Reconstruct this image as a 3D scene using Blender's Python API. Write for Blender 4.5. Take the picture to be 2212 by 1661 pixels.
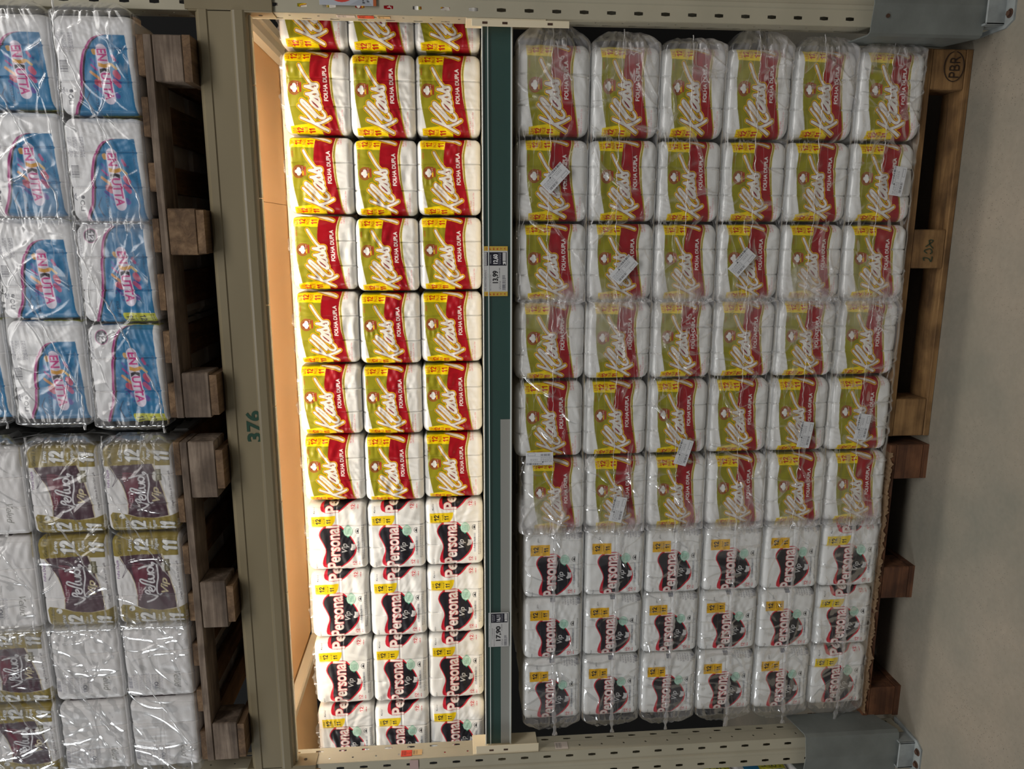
import bpy, math, random
import numpy as np
from mathutils import Vector, Matrix
from mathutils.geometry import tessellate_polygon

for o in list(bpy.data.objects):
    bpy.data.objects.remove(o, do_unlink=True)
scn = bpy.context.scene
COL = scn.collection
PI = math.pi

# ------------------------------------------------------------------ camera
Rv = Vector((0.97967, 0.200068, -0.014815))     # the place's right in the view
Fv = Vector((-0.200607, 0.976271, -0.081553))   # viewing direction
Uv = Vector((-0.001853, 0.082867, 0.996559))    # the place's up in the view
cam_d = bpy.data.cameras.new('camera')
cam = bpy.data.objects.new('camera', cam_d)
COL.objects.link(cam)
cam_d.sensor_fit = 'HORIZONTAL'
cam_d.sensor_width = 36.0
cam_d.lens = 1619.23 * 36.0 / 2212.0
cam_d.clip_start = 0.05
cam_d.clip_end = 60
X, Y, Z = -Uv, Rv, -Fv                            # the phone was held on its side
M = Matrix(((X.x, Y.x, Z.x, 0.0), (X.y, Y.y, Z.y, -2.273455), (X.z, Y.z, Z.z, 1.574618), (0, 0, 0, 1)))
cam.matrix_world = M
scn.camera = cam

# ------------------------------------------------------------------ world, lights, exposure
scn.view_settings.view_transform = 'Standard'
scn.view_settings.look = 'None'
scn.view_settings.exposure = 0.0
scn.view_settings.gamma = 1.0
w = bpy.data.worlds.new('hall_air')
scn.world = w
w.use_nodes = True
wb = w.node_tree.nodes['Background']
wb.inputs[0].default_value = (0.95, 0.96, 0.97, 1)
wb.inputs[1].default_value = 0.075


def area(name, loc, target, sx, sy, power, color, spread=180):
    l = bpy.data.lights.new(name, 'AREA')
    l.shape = 'RECTANGLE'
    l.size = sx
    l.size_y = sy
    l.energy = power
    l.color = color
    l.spread = math.radians(spread)
    o = bpy.data.objects.new(name, l)
    COL.objects.link(o)
    o.location = loc
    d = Vector(target) - Vector(loc)
    o.rotation_euler = d.to_track_quat('-Z', 'Y').to_euler()
    return o


area('skylight', (0.6, -4.2, 6.2), (-0.5, -0.2, 0.9), 5.0, 1.6, 176, (1.0, 0.97, 0.93))
area('hall_lamp_row', (-5.6, -2.2, 4.4), (-0.8, 0, 1.2), 1.2, 2.4, 72, (0.94, 0.98, 1.0))
area('hall_lamp', (3.6, -3.2, 4.6), (0.0, 0, 1.0), 0.5, 2.4, 26, (1.0, 0.95, 0.88))

# ------------------------------------------------------------------ helpers


def s2l(c):
    c = np.asarray(c, float) / 255.0
    return np.where(c <= 0.04045, c / 12.92, ((c + 0.055) / 1.055) ** 2.4)


def rgb(r, g, b):
    v = s2l((r, g, b))
    return (float(v[0]), float(v[1]), float(v[2]), 1.0)


def new_mat(name):
    m = bpy.data.materials.new(name)
    m.use_nodes = True
    nt = m.node_tree
    return m, nt, nt.nodes['Principled BSDF'], nt.nodes['Material Output']


def N(nt, kind, **kw):
    n = nt.nodes.new(kind)
    for k, v in kw.items():
        setattr(n, k, v)
    return n


def plain(name, col, rough=0.5, metal=0.0, bump=0.0, bscale=40, var=0.0, vscale=6.0, coat=0.0):
    m, nt, p, out = new_mat(name)
    p.inputs['Roughness'].default_value = rough
    p.inputs['Metallic'].default_value = metal
    p.inputs['Coat Weight'].default_value = coat
    tc = N(nt, 'ShaderNodeTexCoord')
    if var > 0:
        nz = N(nt, 'ShaderNodeTexNoise')
        nz.inputs['Scale'].default_value = vscale
        nz.inputs['Detail'].default_value = 6
        nt.links.new(tc.outputs['Object'], nz.inputs['Vector'])
        rp = N(nt, 'ShaderNodeValToRGB')
        c = np.array(col[:3])
        rp.color_ramp.elements[0].position = 0.3
        rp.color_ramp.elements[1].position = 0.7
        rp.color_ramp.elements[0].color = (*(c * (1 - var)), 1)
        rp.color_ramp.elements[1].color = (*np.minimum(c * (1 + var * .6), 1), 1)
        nt.links.new(nz.outputs['Fac'], rp.inputs['Fac'])
        nt.links.new(rp.outputs['Color'], p.inputs['Base Color'])
    else:
        p.inputs['Base Color'].default_value = col
    if bump > 0:
        nb = N(nt, 'ShaderNodeTexNoise')
        nb.inputs['Scale'].default_value = bscale
        nt.links.new(tc.outputs['Object'], nb.inputs['Vector'])
        bp = N(nt, 'ShaderNodeBump')
        bp.inputs['Strength'].default_value = bump
        bp.inputs['Distance'].default_value = 0.004
        nt.links.new(nb.outputs['Fac'], bp.inputs['Height'])
        nt.links.new(bp.outputs['Normal'], p.inputs['Normal'])
    return m


def wood(name, c0, c1, c2, axis='X', scale=1.0, seed=0.0):
    m, nt, p, out = new_mat(name)
    tc = N(nt, 'ShaderNodeTexCoord')
    oi = N(nt, 'ShaderNodeObjectInfo')
    ad = N(nt, 'ShaderNodeVectorMath', operation='ADD')
    ml = N(nt, 'ShaderNodeVectorMath', operation='SCALE')
    ml.inputs['Scale'].default_value = 3.7
    cb = N(nt, 'ShaderNodeCombineXYZ')
    for k in range(3):
        nt.links.new(oi.outputs['Random'], cb.inputs[k])
    nt.links.new(cb.outputs[0], ml.inputs[0])
    nt.links.new(tc.outputs['Object'], ad.inputs[0])
    nt.links.new(ml.outputs[0], ad.inputs[1])
    mp = N(nt, 'ShaderNodeMapping')
    st = {'X': (2.5, 34, 34), 'Y': (34, 2.5, 34), 'E': (22, 22, 8)}[axis]
    mp.inputs['Scale'].default_value = tuple(v * scale for v in st)
    nt.links.new(ad.outputs[0], mp.inputs['Vector'])
    nz = N(nt, 'ShaderNodeTexNoise')
    nz.inputs['Scale'].default_value = 1.0
    nz.inputs['Detail'].default_value = 9
    nz.inputs['Roughness'].default_value = 0.68
    nz.inputs['Distortion'].default_value = 0.6
    nt.links.new(mp.outputs[0], nz.inputs['Vector'])
    rp = N(nt, 'ShaderNodeValToRGB')
    e = rp.color_ramp.elements
    e[0].position = 0.3
    e[0].color = c0
    e[1].position = 0.72
    e[1].color = c2
    k = e.new(0.5)
    k.color = c1
    nt.links.new(nz.outputs['Fac'], rp.inputs['Fac'])
    # dark wear blotches
    n2 = N(nt, 'ShaderNodeTexNoise')
    n2.inputs['Scale'].default_value = 11
    n2.inputs['Detail'].default_value = 5
    nt.links.new(ad.outputs[0], n2.inputs['Vector'])
    r2 = N(nt, 'ShaderNodeValToRGB')
    r2.color_ramp.elements[0].position = 0.38
    r2.color_ramp.elements[0].color = (0.45, 0.42, 0.4, 1)
    r2.color_ramp.elements[1].position = 0.6
    r2.color_ramp.elements[1].color = (1, 1, 1, 1)
    nt.links.new(n2.outputs['Fac'], r2.inputs['Fac'])
    mx = N(nt, 'ShaderNodeMix', data_type='RGBA', blend_type='MULTIPLY')
    mx.inputs[0].default_value = 0.8
    nt.links.new(rp.outputs[0], mx.inputs[6])
    nt.links.new(r2.outputs[0], mx.inputs[7])
    nt.links.new(mx.outputs[2], p.inputs['Base Color'])
    p.inputs['Roughness'].default_value = 0.82
    bp = N(nt, 'ShaderNodeBump')
    bp.inputs['Strength'].default_value = 0.6
    bp.inputs['Distance'].default_value = 0.003
    nt.links.new(nz.outputs['Fac'], bp.inputs['Height'])
    nt.links.new(bp.outputs['Normal'], p.inputs['Normal'])
    return m


def print_mat(name, rough=0.33, bump=0.25, coat=0.0, spec=0.5, bs=70, stretch=(1, 1, 2.2)):
    m, nt, p, out = new_mat(name)
    at = N(nt, 'ShaderNodeAttribute')
    at.attribute_name = 'print'
    nt.links.new(at.outputs['Color'], p.inputs['Base Color'])
    p.inputs['Roughness'].default_value = rough
    p.inputs['Coat Weight'].default_value = coat
    p.inputs['Coat Roughness'].default_value = 0.16
    p.inputs['Specular IOR Level'].default_value = spec
    if bump > 0:
        tc = N(nt, 'ShaderNodeTexCoord')
        oi = N(nt, 'ShaderNodeObjectInfo')
        ad = N(nt, 'ShaderNodeVectorMath', operation='ADD')
        cb = N(nt, 'ShaderNodeCombineXYZ')
        mu = N(nt, 'ShaderNodeMath', operation='MULTIPLY')
        mu.inputs[1].default_value = 7.0
        nt.links.new(oi.outputs['Random'], mu.inputs[0])
        for k in range(3):
            nt.links.new(mu.outputs[0], cb.inputs[k])
        nt.links.new(tc.outputs['Object'], ad.inputs[0])
        nt.links.new(cb.outputs[0], ad.inputs[1])
        mp = N(nt, 'ShaderNodeMapping')
        mp.inputs['Scale'].default_value = stretch
        nt.links.new(ad.outputs[0], mp.inputs['Vector'])
        nz = N(nt, 'ShaderNodeTexNoise')
        nz.inputs['Scale'].default_value = bs
        nz.inputs['Detail'].default_value = 3
        nz.inputs['Distortion'].default_value = 1.2
        nt.links.new(mp.outputs[0], nz.inputs['Vector'])
        bp = N(nt, 'ShaderNodeBump')
        bp.inputs['Strength'].default_value = bump
        bp.inputs['Distance'].default_value = 0.004
        nt.links.new(nz.outputs['Fac'], bp.inputs['Height'])
        nt.links.new(bp.outputs['Normal'], p.inputs['Normal'])
    return m


def film_mat(name, haze=0.13, gloss=0.10, crease=0.55, tint=(0.96, 0.97, 0.98), scale=14.0, lines=0.8, bump=0.25):
    """thin clear polythene: mostly see-through, a little milky, glossy, whiter along creases"""
    m = bpy.data.materials.new(name)
    m.use_nodes = True
    nt = m.node_tree
    nt.nodes.clear()
    out = N(nt, 'ShaderNodeOutputMaterial')
    tr = N(nt, 'ShaderNodeBsdfTransparent')
    tr.inputs[0].default_value = (*tint, 1)
    df = N(nt, 'ShaderNodeBsdfDiffuse')
    df.inputs[0].default_value = (0.88, 0.87, 0.88, 1)
    tl = N(nt, 'ShaderNodeBsdfTranslucent')
    tl.inputs[0].default_value = (0.88, 0.87, 0.88, 1)
    dm = N(nt, 'ShaderNodeMixShader')
    dm.inputs[0].default_value = 0.35
    nt.links.new(df.outputs[0], dm.inputs[1])
    nt.links.new(tl.outputs[0], dm.inputs[2])
    gl = N(nt, 'ShaderNodeBsdfGlossy')
    gl.inputs['Roughness'].default_value = 0.16
    gl.inputs[0].default_value = (1, 1, 1, 1)
    tc = N(nt, 'ShaderNodeTexCoord')
    mp = N(nt, 'ShaderNodeMapping')
    mp.inputs['Rotation'].default_value = (0, 0.75, 0)
    mp.inputs['Scale'].default_value = (0.28, 1, 1.9)
    nt.links.new(tc.outputs['Object'], mp.inputs['Vector'])
    nz = N(nt, 'ShaderNodeTexNoise')
    nz.noise_type = 'RIDGED_MULTIFRACTAL'
    nz.inputs['Scale'].default_value = scale
    nz.inputs['Detail'].default_value = 4
    nz.inputs['Distortion'].default_value = 0.7
    nt.links.new(mp.outputs[0], nz.inputs['Vector'])
    rp = N(nt, 'ShaderNodeMapRange')
    rp.inputs['From Min'].default_value = 0.8
    rp.inputs['From Max'].default_value = 1.5
    rp.inputs['To Min'].default_value = haze
    rp.inputs['To Max'].default_value = crease
    nt.links.new(nz.outputs['Fac'], rp.inputs['Value'])
    # crackle of sharp folds: facet edges of a warped cell pattern, present in patches
    wn = N(nt, 'ShaderNodeTexNoise')
    wn.inputs['Scale'].default_value = 9
    wn.inputs['Detail'].default_value = 3
    nt.links.new(mp.outputs[0], wn.inputs['Vector'])
    wm = N(nt, 'ShaderNodeVectorMath', operation='SCALE')
    wm.inputs['Scale'].default_value = 0.10
    nt.links.new(wn.outputs['Color'], wm.inputs[0])
    wa = N(nt, 'ShaderNodeVectorMath', operation='ADD')
    nt.links.new(mp.outputs[0], wa.inputs[0])
    nt.links.new(wm.outputs[0], wa.inputs[1])
    vo = N(nt, 'ShaderNodeTexVoronoi', feature='DISTANCE_TO_EDGE')
    vo.inputs['Scale'].default_value = scale * 1.25
    nt.links.new(wa.outputs[0], vo.inputs['Vector'])
    vl = N(nt, 'ShaderNodeMapRange')
    vl.inputs['From Min'].default_value = 0.028
    vl.inputs['From Max'].default_value = 0.0
    nt.links.new(vo.outputs['Distance'], vl.inputs['Value'])
    pn = N(nt, 'ShaderNodeTexNoise')
    pn.inputs['Scale'].default_value = 6.5
    pn.inputs['Detail'].default_value = 2
    nt.links.new(tc.outputs['Object'], pn.inputs['Vector'])
    pr = N(nt, 'ShaderNodeMapRange')
    pr.inputs['From Min'].default_value = 0.46
    pr.inputs['From Max'].default_value = 0.68
    nt.links.new(pn.outputs['Fac'], pr.inputs['Value'])
    lm = N(nt, 'ShaderNodeMath', operation='MULTIPLY')
    nt.links.new(vl.outputs[0], lm.inputs[0])
    nt.links.new(pr.outputs[0], lm.inputs[1])
    lk = N(nt, 'ShaderNodeMath', operation='MULTIPLY')
    lk.inputs[1].default_value = lines
    nt.links.new(lm.outputs[0], lk.inputs[0])
    hs = N(nt, 'ShaderNodeMath', operation='MULTIPLY_ADD')
    hs.inputs[1].default_value = 0.6
    nt.links.new(vo.outputs['Distance'], hs.inputs[0])
    nt.links.new(nz.outputs['Fac'], hs.inputs[2])
    bp = N(nt, 'ShaderNodeBump')
    bp.inputs['Strength'].default_value = bump
    bp.inputs['Distance'].default_value = 0.004
    nt.links.new(hs.outputs[0], bp.inputs['Height'])
    for g in (gl,):
        nt.links.new(bp.outputs['Normal'], g.inputs['Normal'])
    m1 = N(nt, 'ShaderNodeMixShader')
    hz = N(nt, 'ShaderNodeAttribute')
    hz.attribute_name = 'milky'
    sm = N(nt, 'ShaderNodeMath', operation='ADD')
    sm.use_clamp = True
    s2_ = N(nt, 'ShaderNodeMath', operation='ADD')
    nt.links.new(rp.outputs[0], s2_.inputs[0])
    nt.links.new(lk.outputs[0], s2_.inputs[1])
    nt.links.new(s2_.outputs[0], sm.inputs[0])
    nt.links.new(hz.outputs['Fac'], sm.inputs[1])
    nt.links.new(sm.outputs[0], m1.inputs[0])
    nt.links.new(tr.outputs[0], m1.inputs[1])
    nt.links.new(dm.outputs[0], m1.inputs[2])
    lw = N(nt, 'ShaderNodeLayerWeight')
    lw.inputs[0].default_value = 0.35
    nt.links.new(bp.outputs['Normal'], lw.inputs['Normal'])
    mr = N(nt, 'ShaderNodeMapRange')
    mr.inputs['To Min'].default_value = gloss
    mr.inputs['To Max'].default_value = 0.38
    nt.links.new(lw.outputs['Fresnel'], mr.inputs['Value'])
    m2 = N(nt, 'ShaderNodeMixShader')
    nt.links.new(mr.outputs[0], m2.inputs[0])
    nt.links.new(m1.outputs[0], m2.inputs[1])
    nt.links.new(gl.outputs[0], m2.inputs[2])
    nt.links.new(m2.outputs[0], out.inputs[0])
    return m


MT = {}
MT['paint'] = plain('cream_rack_paint', rgb(176, 170, 150), 0.42, var=0.10, vscale=5, bump=0.05, bscale=60)
MT['beam'] = plain('cream_beam_paint', rgb(132, 121, 96), 0.34, var=0.08, vscale=3, bump=0.03, bscale=30)
MT['guard'] = plain('grey_guard_paint', rgb(112, 117, 114), 0.5, var=0.22, vscale=9, bump=0.12, bscale=90)
MT['foot'] = plain('pale_foot_paint', rgb(146, 152, 152), 0.6, var=0.3, vscale=20)
MT['rust'] = plain('rusty_steel', rgb(74, 50, 36), 0.85, var=0.5, vscale=60, bump=0.4, bscale=90)
MT['green'] = plain('dark_green_strip', rgb(16, 62, 56), 0.4, var=0.06)
MT['rail_grey'] = plain('grey_strip_insert', rgb(150, 150, 145), 0.45)
MT['rail_lip'] = plain('clear_rail_lip', rgb(205, 212, 210), 0.25)
MT['beige'] = plain('beige_deck_board', rgb(226, 178, 122), 0.6, var=0.04, vscale=2)
MT['cream'] = plain('cream_shelf_enamel', rgb(226, 214, 186), 0.45, var=0.03)
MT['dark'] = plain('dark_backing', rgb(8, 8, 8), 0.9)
MT['black'] = plain('black_ink', rgb(22, 22, 22), 0.6)
MT['green_ink'] = plain('green_number_paint', rgb(12, 58, 40), 0.5)
MT['marker'] = plain('green_marker_ink', rgb(40, 58, 40), 0.7)
MT['burn'] = plain('burnt_wood_mark', rgb(40, 24, 14), 0.9)
MT['card'] = plain('torn_cardboard', rgb(122, 98, 72), 0.85, var=0.2, vscale=25)
MT['wood_n'] = wood('newer_pallet_wood', rgb(92, 66, 38), rgb(138, 104, 64), rgb(166, 130, 84))
MT['wood_ny'] = wood('newer_pallet_wood_depthwise', rgb(92, 66, 38), rgb(138, 104, 64), rgb(166, 130, 84), 'Y')
MT['wood_o'] = wood('weathered_pallet_wood', rgb(72, 60, 50), rgb(120, 104, 90), rgb(158, 142, 126))
MT['wood_oy'] = wood('weathered_pallet_wood_depthwise', rgb(78, 58, 40), rgb(116, 90, 64), rgb(150, 122, 92), 'Y')
MT['wood_r'] = wood('reddish_pallet_wood', rgb(70, 42, 26), rgb(104, 66, 42), rgb(130, 88, 58))
MT['print'] = print_mat('printed_pack_film', 0.3, 0.12, 0.25, 0.35)
MT['print_dull'] = print_mat('printed_matt_film', 0.4, 0.10, 0.1, 0.5)
MT['paper'] = print_mat('printed_label_paper', 0.5, 0.0)
MT['film'] = film_mat('clear_bag_film', 0.02, 0.008, 0.40)
MT['film2'] = film_mat('clear_loose_film', 0.03, 0.010, 0.42, scale=7, lines=.5, bump=.16)
MT['filmclear'] = film_mat('clear_smooth_bag_film', 0.008, 0.008, 0.26, lines=.4, bump=.18)
MT['filmthin'] = film_mat('thin_pack_film', 0.22, 0.12, 0.7, scale=22)
MT['seam'] = film_mat('welded_film_seam', 0.42, 0.14, 0.9, scale=40)
MT['tube'] = None
m, nt, p, out = new_mat('lit_lamp_tube')
p.inputs['Emission Color'].default_value = (1, 0.93, 0.82, 1)
p.inputs['Emission Strength'].default_value = 12.0
MT['tube'] = m
m, nt, p, out = new_mat('clear_rail_cover')
p.inputs['Base Color'].default_value = (0.5, 0.55, 0.53, 1)
p.inputs['Roughness'].default_value = 0.12
p.inputs['Alpha'].default_value = 0.03
MT['clear'] = m


def mesh_obj(name, verts, faces, mat=None, parent=None, smooth=False, mats=None, fmat=None):
    me = bpy.data.meshes.new(name)
    me.from_pydata([tuple(v) for v in verts], [], faces)
    if mats:
        for q in mats:
            me.materials.append(q)
        if fmat is not None:
            me.polygons.foreach_set('material_index', fmat)
    elif mat:
        me.materials.append(mat)
    if smooth:
        me.polygons.foreach_set('use_smooth', [True] * len(me.polygons))
    me.update()
    o = bpy.data.objects.new(name, me)
    COL.objects.link(o)
    if parent:
        o.parent = parent
    return o


def empty(name, loc, rz=0.0):
    o = bpy.data.objects.new(name, None)
    COL.objects.link(o)
    o.empty_display_size = 0.05
    o.location = loc
    o.rotation_euler = (0, 0, rz)
    return o


def tag(o, label, cat, group=None):
    o['label'] = label
    o['category'] = cat
    if group:
        o['group'] = group
    return o


class MB:
    def __init__(s):
        s.v = []
        s.f = []

    def add(s, vs, fs):
        b = len(s.v)
        s.v += [tuple(q) for q in vs]
        s.f += [tuple(b + i for i in q) for q in fs]

    def box(s, x0, x1, y0, y1, z0, z1, bev=0.0):
        if bev <= 0:
            vs = [(x, y, z) for x in (x0, x1) for y in (y0, y1) for z in (z0, z1)]
            s.add(vs, [(0, 1, 3, 2), (4, 6, 7, 5), (0, 4, 5, 1), (2, 3, 7, 6), (0, 2, 6, 4), (1, 5, 7, 3)])
            return
        # chamfered box : 24 corners
        b = min(bev, abs(x1 - x0) / 3, abs(y1 - y0) / 3, abs(z1 - z0) / 3)
        vs = []
        idx = {}
        for ix, x in enumerate((x0, x1)):
            for iy, y in enumerate((y0, y1)):
                for iz, z in enumerate((z0, z1)):
                    sx, sy, sz = (1, -1)[ix] * b, (1, -1)[iy] * b, (1, -1)[iz] * b
                    for a, q in (('x', (x, y + sy, z + sz)), ('y', (x + sx, y, z + sz)), ('z', (x + sx, y + sy, z))):
                        idx[ix, iy, iz, a] = len(vs)
                        vs.append(q)
        F = []
        for i in (0, 1):
            F.append([idx[i, 0, 0, 'x'], idx[i, 1, 0, 'x'], idx[i, 1, 1, 'x'], idx[i, 0, 1, 'x']])
            F.append([idx[0, i, 0, 'y'], idx[1, i, 0, 'y'], idx[1, i, 1, 'y'], idx[0, i, 1, 'y']])
            F.append([idx[0, 0, i, 'z'], idx[1, 0, i, 'z'], idx[1, 1, i, 'z'], idx[0, 1, i, 'z']])
        for i in (0, 1):
            for j in (0, 1):
                F.append([idx[i, j, 0, 'x'], idx[i, j, 1, 'x'], idx[i, j, 1, 'y'], idx[i, j, 0, 'y']])
                F.append([idx[i, 0, j, 'x'], idx[i, 1, j, 'x'], idx[i, 1, j, 'z'], idx[i, 0, j, 'z']])
                F.append([idx[0, i, j, 'y'], idx[1, i, j, 'y'], idx[1, i, j, 'z'], idx[0, i, j, 'z']])
                for k in (0, 1):
                    F.append([idx[i, j, k, 'x'], idx[i, j, k, 'y'], idx[i, j, k, 'z']])
        cx = Vector(((x0 + x1) / 2, (y0 + y1) / 2, (z0 + z1) / 2))
        G = []
        for f in F:
            p0, p1, p2 = (Vector(vs[f[0]]), Vector(vs[f[1]]), Vector(vs[f[2]]))
            n = (p1 - p0).cross(p2 - p0)
            G.append(f if n.dot((p0 + p1 + p2) / 3 - cx) > 0 else f[::-1])
        s.add(vs, G)

    def cyl(s, c, axis, r, h, n=16, r2=None):
        r2 = r if r2 is None else r2
        c = Vector(c)
        a = Vector(axis).normalized()
        u = a.orthogonal().normalized()
        v = a.cross(u)
        vs = []
        for k, (hh, rr) in enumerate(((0, r), (h, r2))):
            for i in range(n):
                t = 2 * PI * i / n
                vs.append(c + a * hh + u * rr * math.cos(t) + v * rr * math.sin(t))
        fs = [(i, (i + 1) % n, n + (i + 1) % n, n + i) for i in range(n)]
        fs += [tuple(range(n))[::-1], tuple(range(n, 2 * n))]
        s.add(vs, fs)

    def prism(s, prof, fn, a, b, cap=True):
        """profile of 2D points swept between parameters a and b through fn(p, q, t)"""
        n = len(prof)
        vs = [fn(p, q, a) for p, q in prof] + [fn(p, q, b) for p, q in prof]
        fs = [(i, (i + 1) % n, n + (i + 1) % n, n + i) for i in range(n)]
        if cap:
            fs += [tuple(range(n))[::-1], tuple(range(n, 2 * n))]
        s.add(vs, fs)

    def build(s, name, mat, parent=None, smooth=False):
        o = mesh_obj(name, s.v, s.f, mat, parent, smooth)
        return o


def solidify(o, t, off=0.0):
    md = o.modifiers.new('thickness', 'SOLIDIFY')
    md.thickness = t
    md.offset = off
    return o


# ------------------------------------------------------------------ printed artwork
_gc = {}


def glyphs(body, offset=0.0, shear=0.0):
    key = (body, offset, shear)
    if key in _gc:
        return _gc[key]
    c = bpy.data.curves.new('lettering', 'FONT')
    c.body = body
    c.offset = offset
    c.shear = shear
    c.resolution_u = 4
    c.size = 1.0
    o = bpy.data.objects.new('lettering', c)
    me = o.to_mesh()
    me.calc_loop_triangles()
    vs = np.array([v.co[:2] for v in me.vertices]).reshape(-1, 2)
    ts = np.array([t.vertices[:] for t in me.loop_triangles], int).reshape(-1, 3)
    o.to_mesh_clear()
    bpy.data.objects.remove(o)
    bpy.data.curves.remove(c)
    _gc[key] = (vs, ts)
    return _gc[key]


def smooth_path(P, n=7, closed=False):
    P = [np.array(q, float) for q in P]
    m = len(P)
    out = []
    rng = range(m if closed else m - 1)
    for i in rng:
        if closed:
            p0, p1, p2, p3 = P[(i - 1) % m], P[i], P[(i + 1) % m], P[(i + 2) % m]
        else:
            p0, p1, p2, p3 = P[max(i - 1, 0)], P[i], P[i + 1], P[min(i + 2, m - 1)]
        for k in range(n):
            t = k / n
            out.append(0.5 * ((2 * p1) + (-p0 + p2) * t + (2 * p0 - 5 * p1 + 4 * p2 - p3) * t * t + (-p0 + 3 * p1 - 3 * p2 + p3) * t ** 3))
    if not closed:
        out.append(P[-1])
    return np.array(out)


class Canvas:
    """artwork in its own units: +x is down on the pack, +y is towards the pack's left"""

    def __init__(s, x0, x1, y0, y1, bg, k=0.36):
        s.x0, s.y0, s.k = x0, y0, k
        s.nx = int((x1 - x0) * k)
        s.ny = int((y1 - y0) * k)
        s.im = np.ones((s.ny, s.nx, 3)) * s2l(bg)
        s.X = (x0 + (np.arange(s.nx) + .5) / k)
        s.Y = (y0 + (np.arange(s.ny) + .5) / k)

    def box(s, xa, xb, ya, yb):
        ia = max(0, int((xa - s.x0) * s.k) - 1)
        ib = min(s.nx, int((xb - s.x0) * s.k) + 2)
        ja = max(0, int((ya - s.y0) * s.k) - 1)
        jb = min(s.ny, int((yb - s.y0) * s.k) + 2)
        return ia, ib, ja, jb

    def put(s, mask, sl, col, a=1.0):
        ia, ib, ja, jb = sl
        v = s.im[ja:jb, ia:ib]
        v[mask] = v[mask] * (1 - a) + s2l(col) * a

    def poly(s, P, col, curve=False, a=1.0):
        P = np.array(smooth_path(P, 7, True) if curve else P, float)
        sl = s.box(P[:, 0].min(), P[:, 0].max(), P[:, 1].min(), P[:, 1].max())
        ia, ib, ja, jb = sl
        if ib <= ia or jb <= ja:
            return
        gx, gy = np.meshgrid(s.X[ia:ib], s.Y[ja:jb])
        ins = np.zeros(gx.shape, bool)
        n = len(P)
        for i in range(n):
            (xa, ya), (xb, yb) = P[i], P[(i + 1) % n]
            if ya == yb:
                continue
            c = ((ya > gy) != (yb > gy)) & (gx < (xb - xa) * (gy - ya) / (yb - ya) + xa)
            ins ^= c
        s.put(ins, sl, col, a)

    def rect(s, xa, xb, ya, yb, col, a=1.0):
        s.poly([(xa, ya), (xb, ya), (xb, yb), (xa, yb)], col, False, a)

    def ell(s, cx, cy, rx, ry, col, a=1.0):
        t = np.linspace(0, 2 * PI, 28, endpoint=False)
        s.poly(np.stack([cx + rx * np.cos(t), cy + ry * np.sin(t)], 1), col, False, a)

    def strokes(s, paths, layers, curve=True):
        """paths: list of polylines ; layers: (radius, colour) outermost first"""
        pts = [smooth_path(P) if (curve and len(P) > 2) else np.array(P, float) for P in paths]
        rm = max(r for r, c in layers)
        allp = np.concatenate(pts)
        sl = s.box(allp[:, 0].min() - rm, allp[:, 0].max() + rm, allp[:, 1].min() - rm, allp[:, 1].max() + rm)
        ia, ib, ja, jb = sl
        if ib <= ia or jb <= ja:
            return
        gx, gy = np.meshgrid(s.X[ia:ib], s.Y[ja:jb])
        D = np.full(gx.shape, 1e9)
        for P in pts:
            for i in range(len(P) - 1):
                (xa, ya), (xb, yb) = P[i], P[i + 1]
                dx, dy = xb - xa, yb - ya
                L = dx * dx + dy * dy + 1e-9
                t = np.clip(((gx - xa) * dx + (gy - ya) * dy) / L, 0, 1)
                D = np.minimum(D, (gx - xa - t * dx) ** 2 + (gy - ya - t * dy) ** 2)
        for r, c in layers:
            s.put(D < r * r, sl, c)

    def text(s, body, xb, y0, y1, cap, col, off=0.0, shear=0.0, flip=False, tilt=0.0, ref=None):
        """baseline at x=xb, reading from y0 to y1 ; cap = height of capitals"""
        vs, ts = glyphs(body, off, shear)
        if len(vs) == 0:
            return
        rv = glyphs(body, ref if ref is not None else off, shear)[0]
        a, b = rv[:, 0].min(), rv[:, 0].max()
        sx = (y1 - y0) / (b - a)
        sy = cap / 0.70
        Yp = y0 + (vs[:, 0] - a) * sx
        Xp = xb - vs[:, 1] * sy * (-1 if flip else 1) + tilt * (Yp - y0)
        for t in ts:
            px, py = Xp[t], Yp[t]
            sl = s.box(px.min(), px.max(), py.min(), py.max())
            ia, ib, ja, jb = sl
            if ib <= ia or jb <= ja:
                continue
            gx, gy = np.meshgrid(s.X[ia:ib], s.Y[ja:jb])
            d = (px[1] - px[0]) * (py[2] - py[0]) - (px[2] - px[0]) * (py[1] - py[0])
            if abs(d) < 1e-9:
                continue
            u = ((gx - px[0]) * (py[2] - py[0]) - (px[2] - px[0]) * (gy - py[0])) / d
            v = ((px[1] - px[0]) * (gy - py[0]) - (gx - px[0]) * (py[1] - py[0])) / d
            s.put((u >= -.01) & (v >= -.01) & (u + v <= 1.01), sl, col)

    def num(s, body, xb, y0, y1, cap, layers, flip=False, slant=0.0):
        """flagged figures drawn as strokes; reading from y0 to y1"""
        G = {'1': [[(.12, .74), (.56, .98), (.56, .02)]], '2': [[(.06, .76), (.22, .95), (.52, .99), (.84, .86), (.84, .62), (.5, .33), (.08, .03), (.94, .03)]]}
        n = len(body)
        cw = (y1 - y0) / n
        paths = []
        for i, ch in enumerate(body):
            for P in G[ch]:
                Q = []
                for gx, gy in P:
                    Q.append((xb - gy * cap * (-1 if flip else 1), y0 + cw * (i + .08 + gx * .84) + slant * gy * cap))
                if ch == '2':
                    a = smooth_path(Q[:7], 5).tolist()
                    Q = a + [Q[7]]
                paths.append(Q)
        s.strokes(paths, layers, False)

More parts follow.
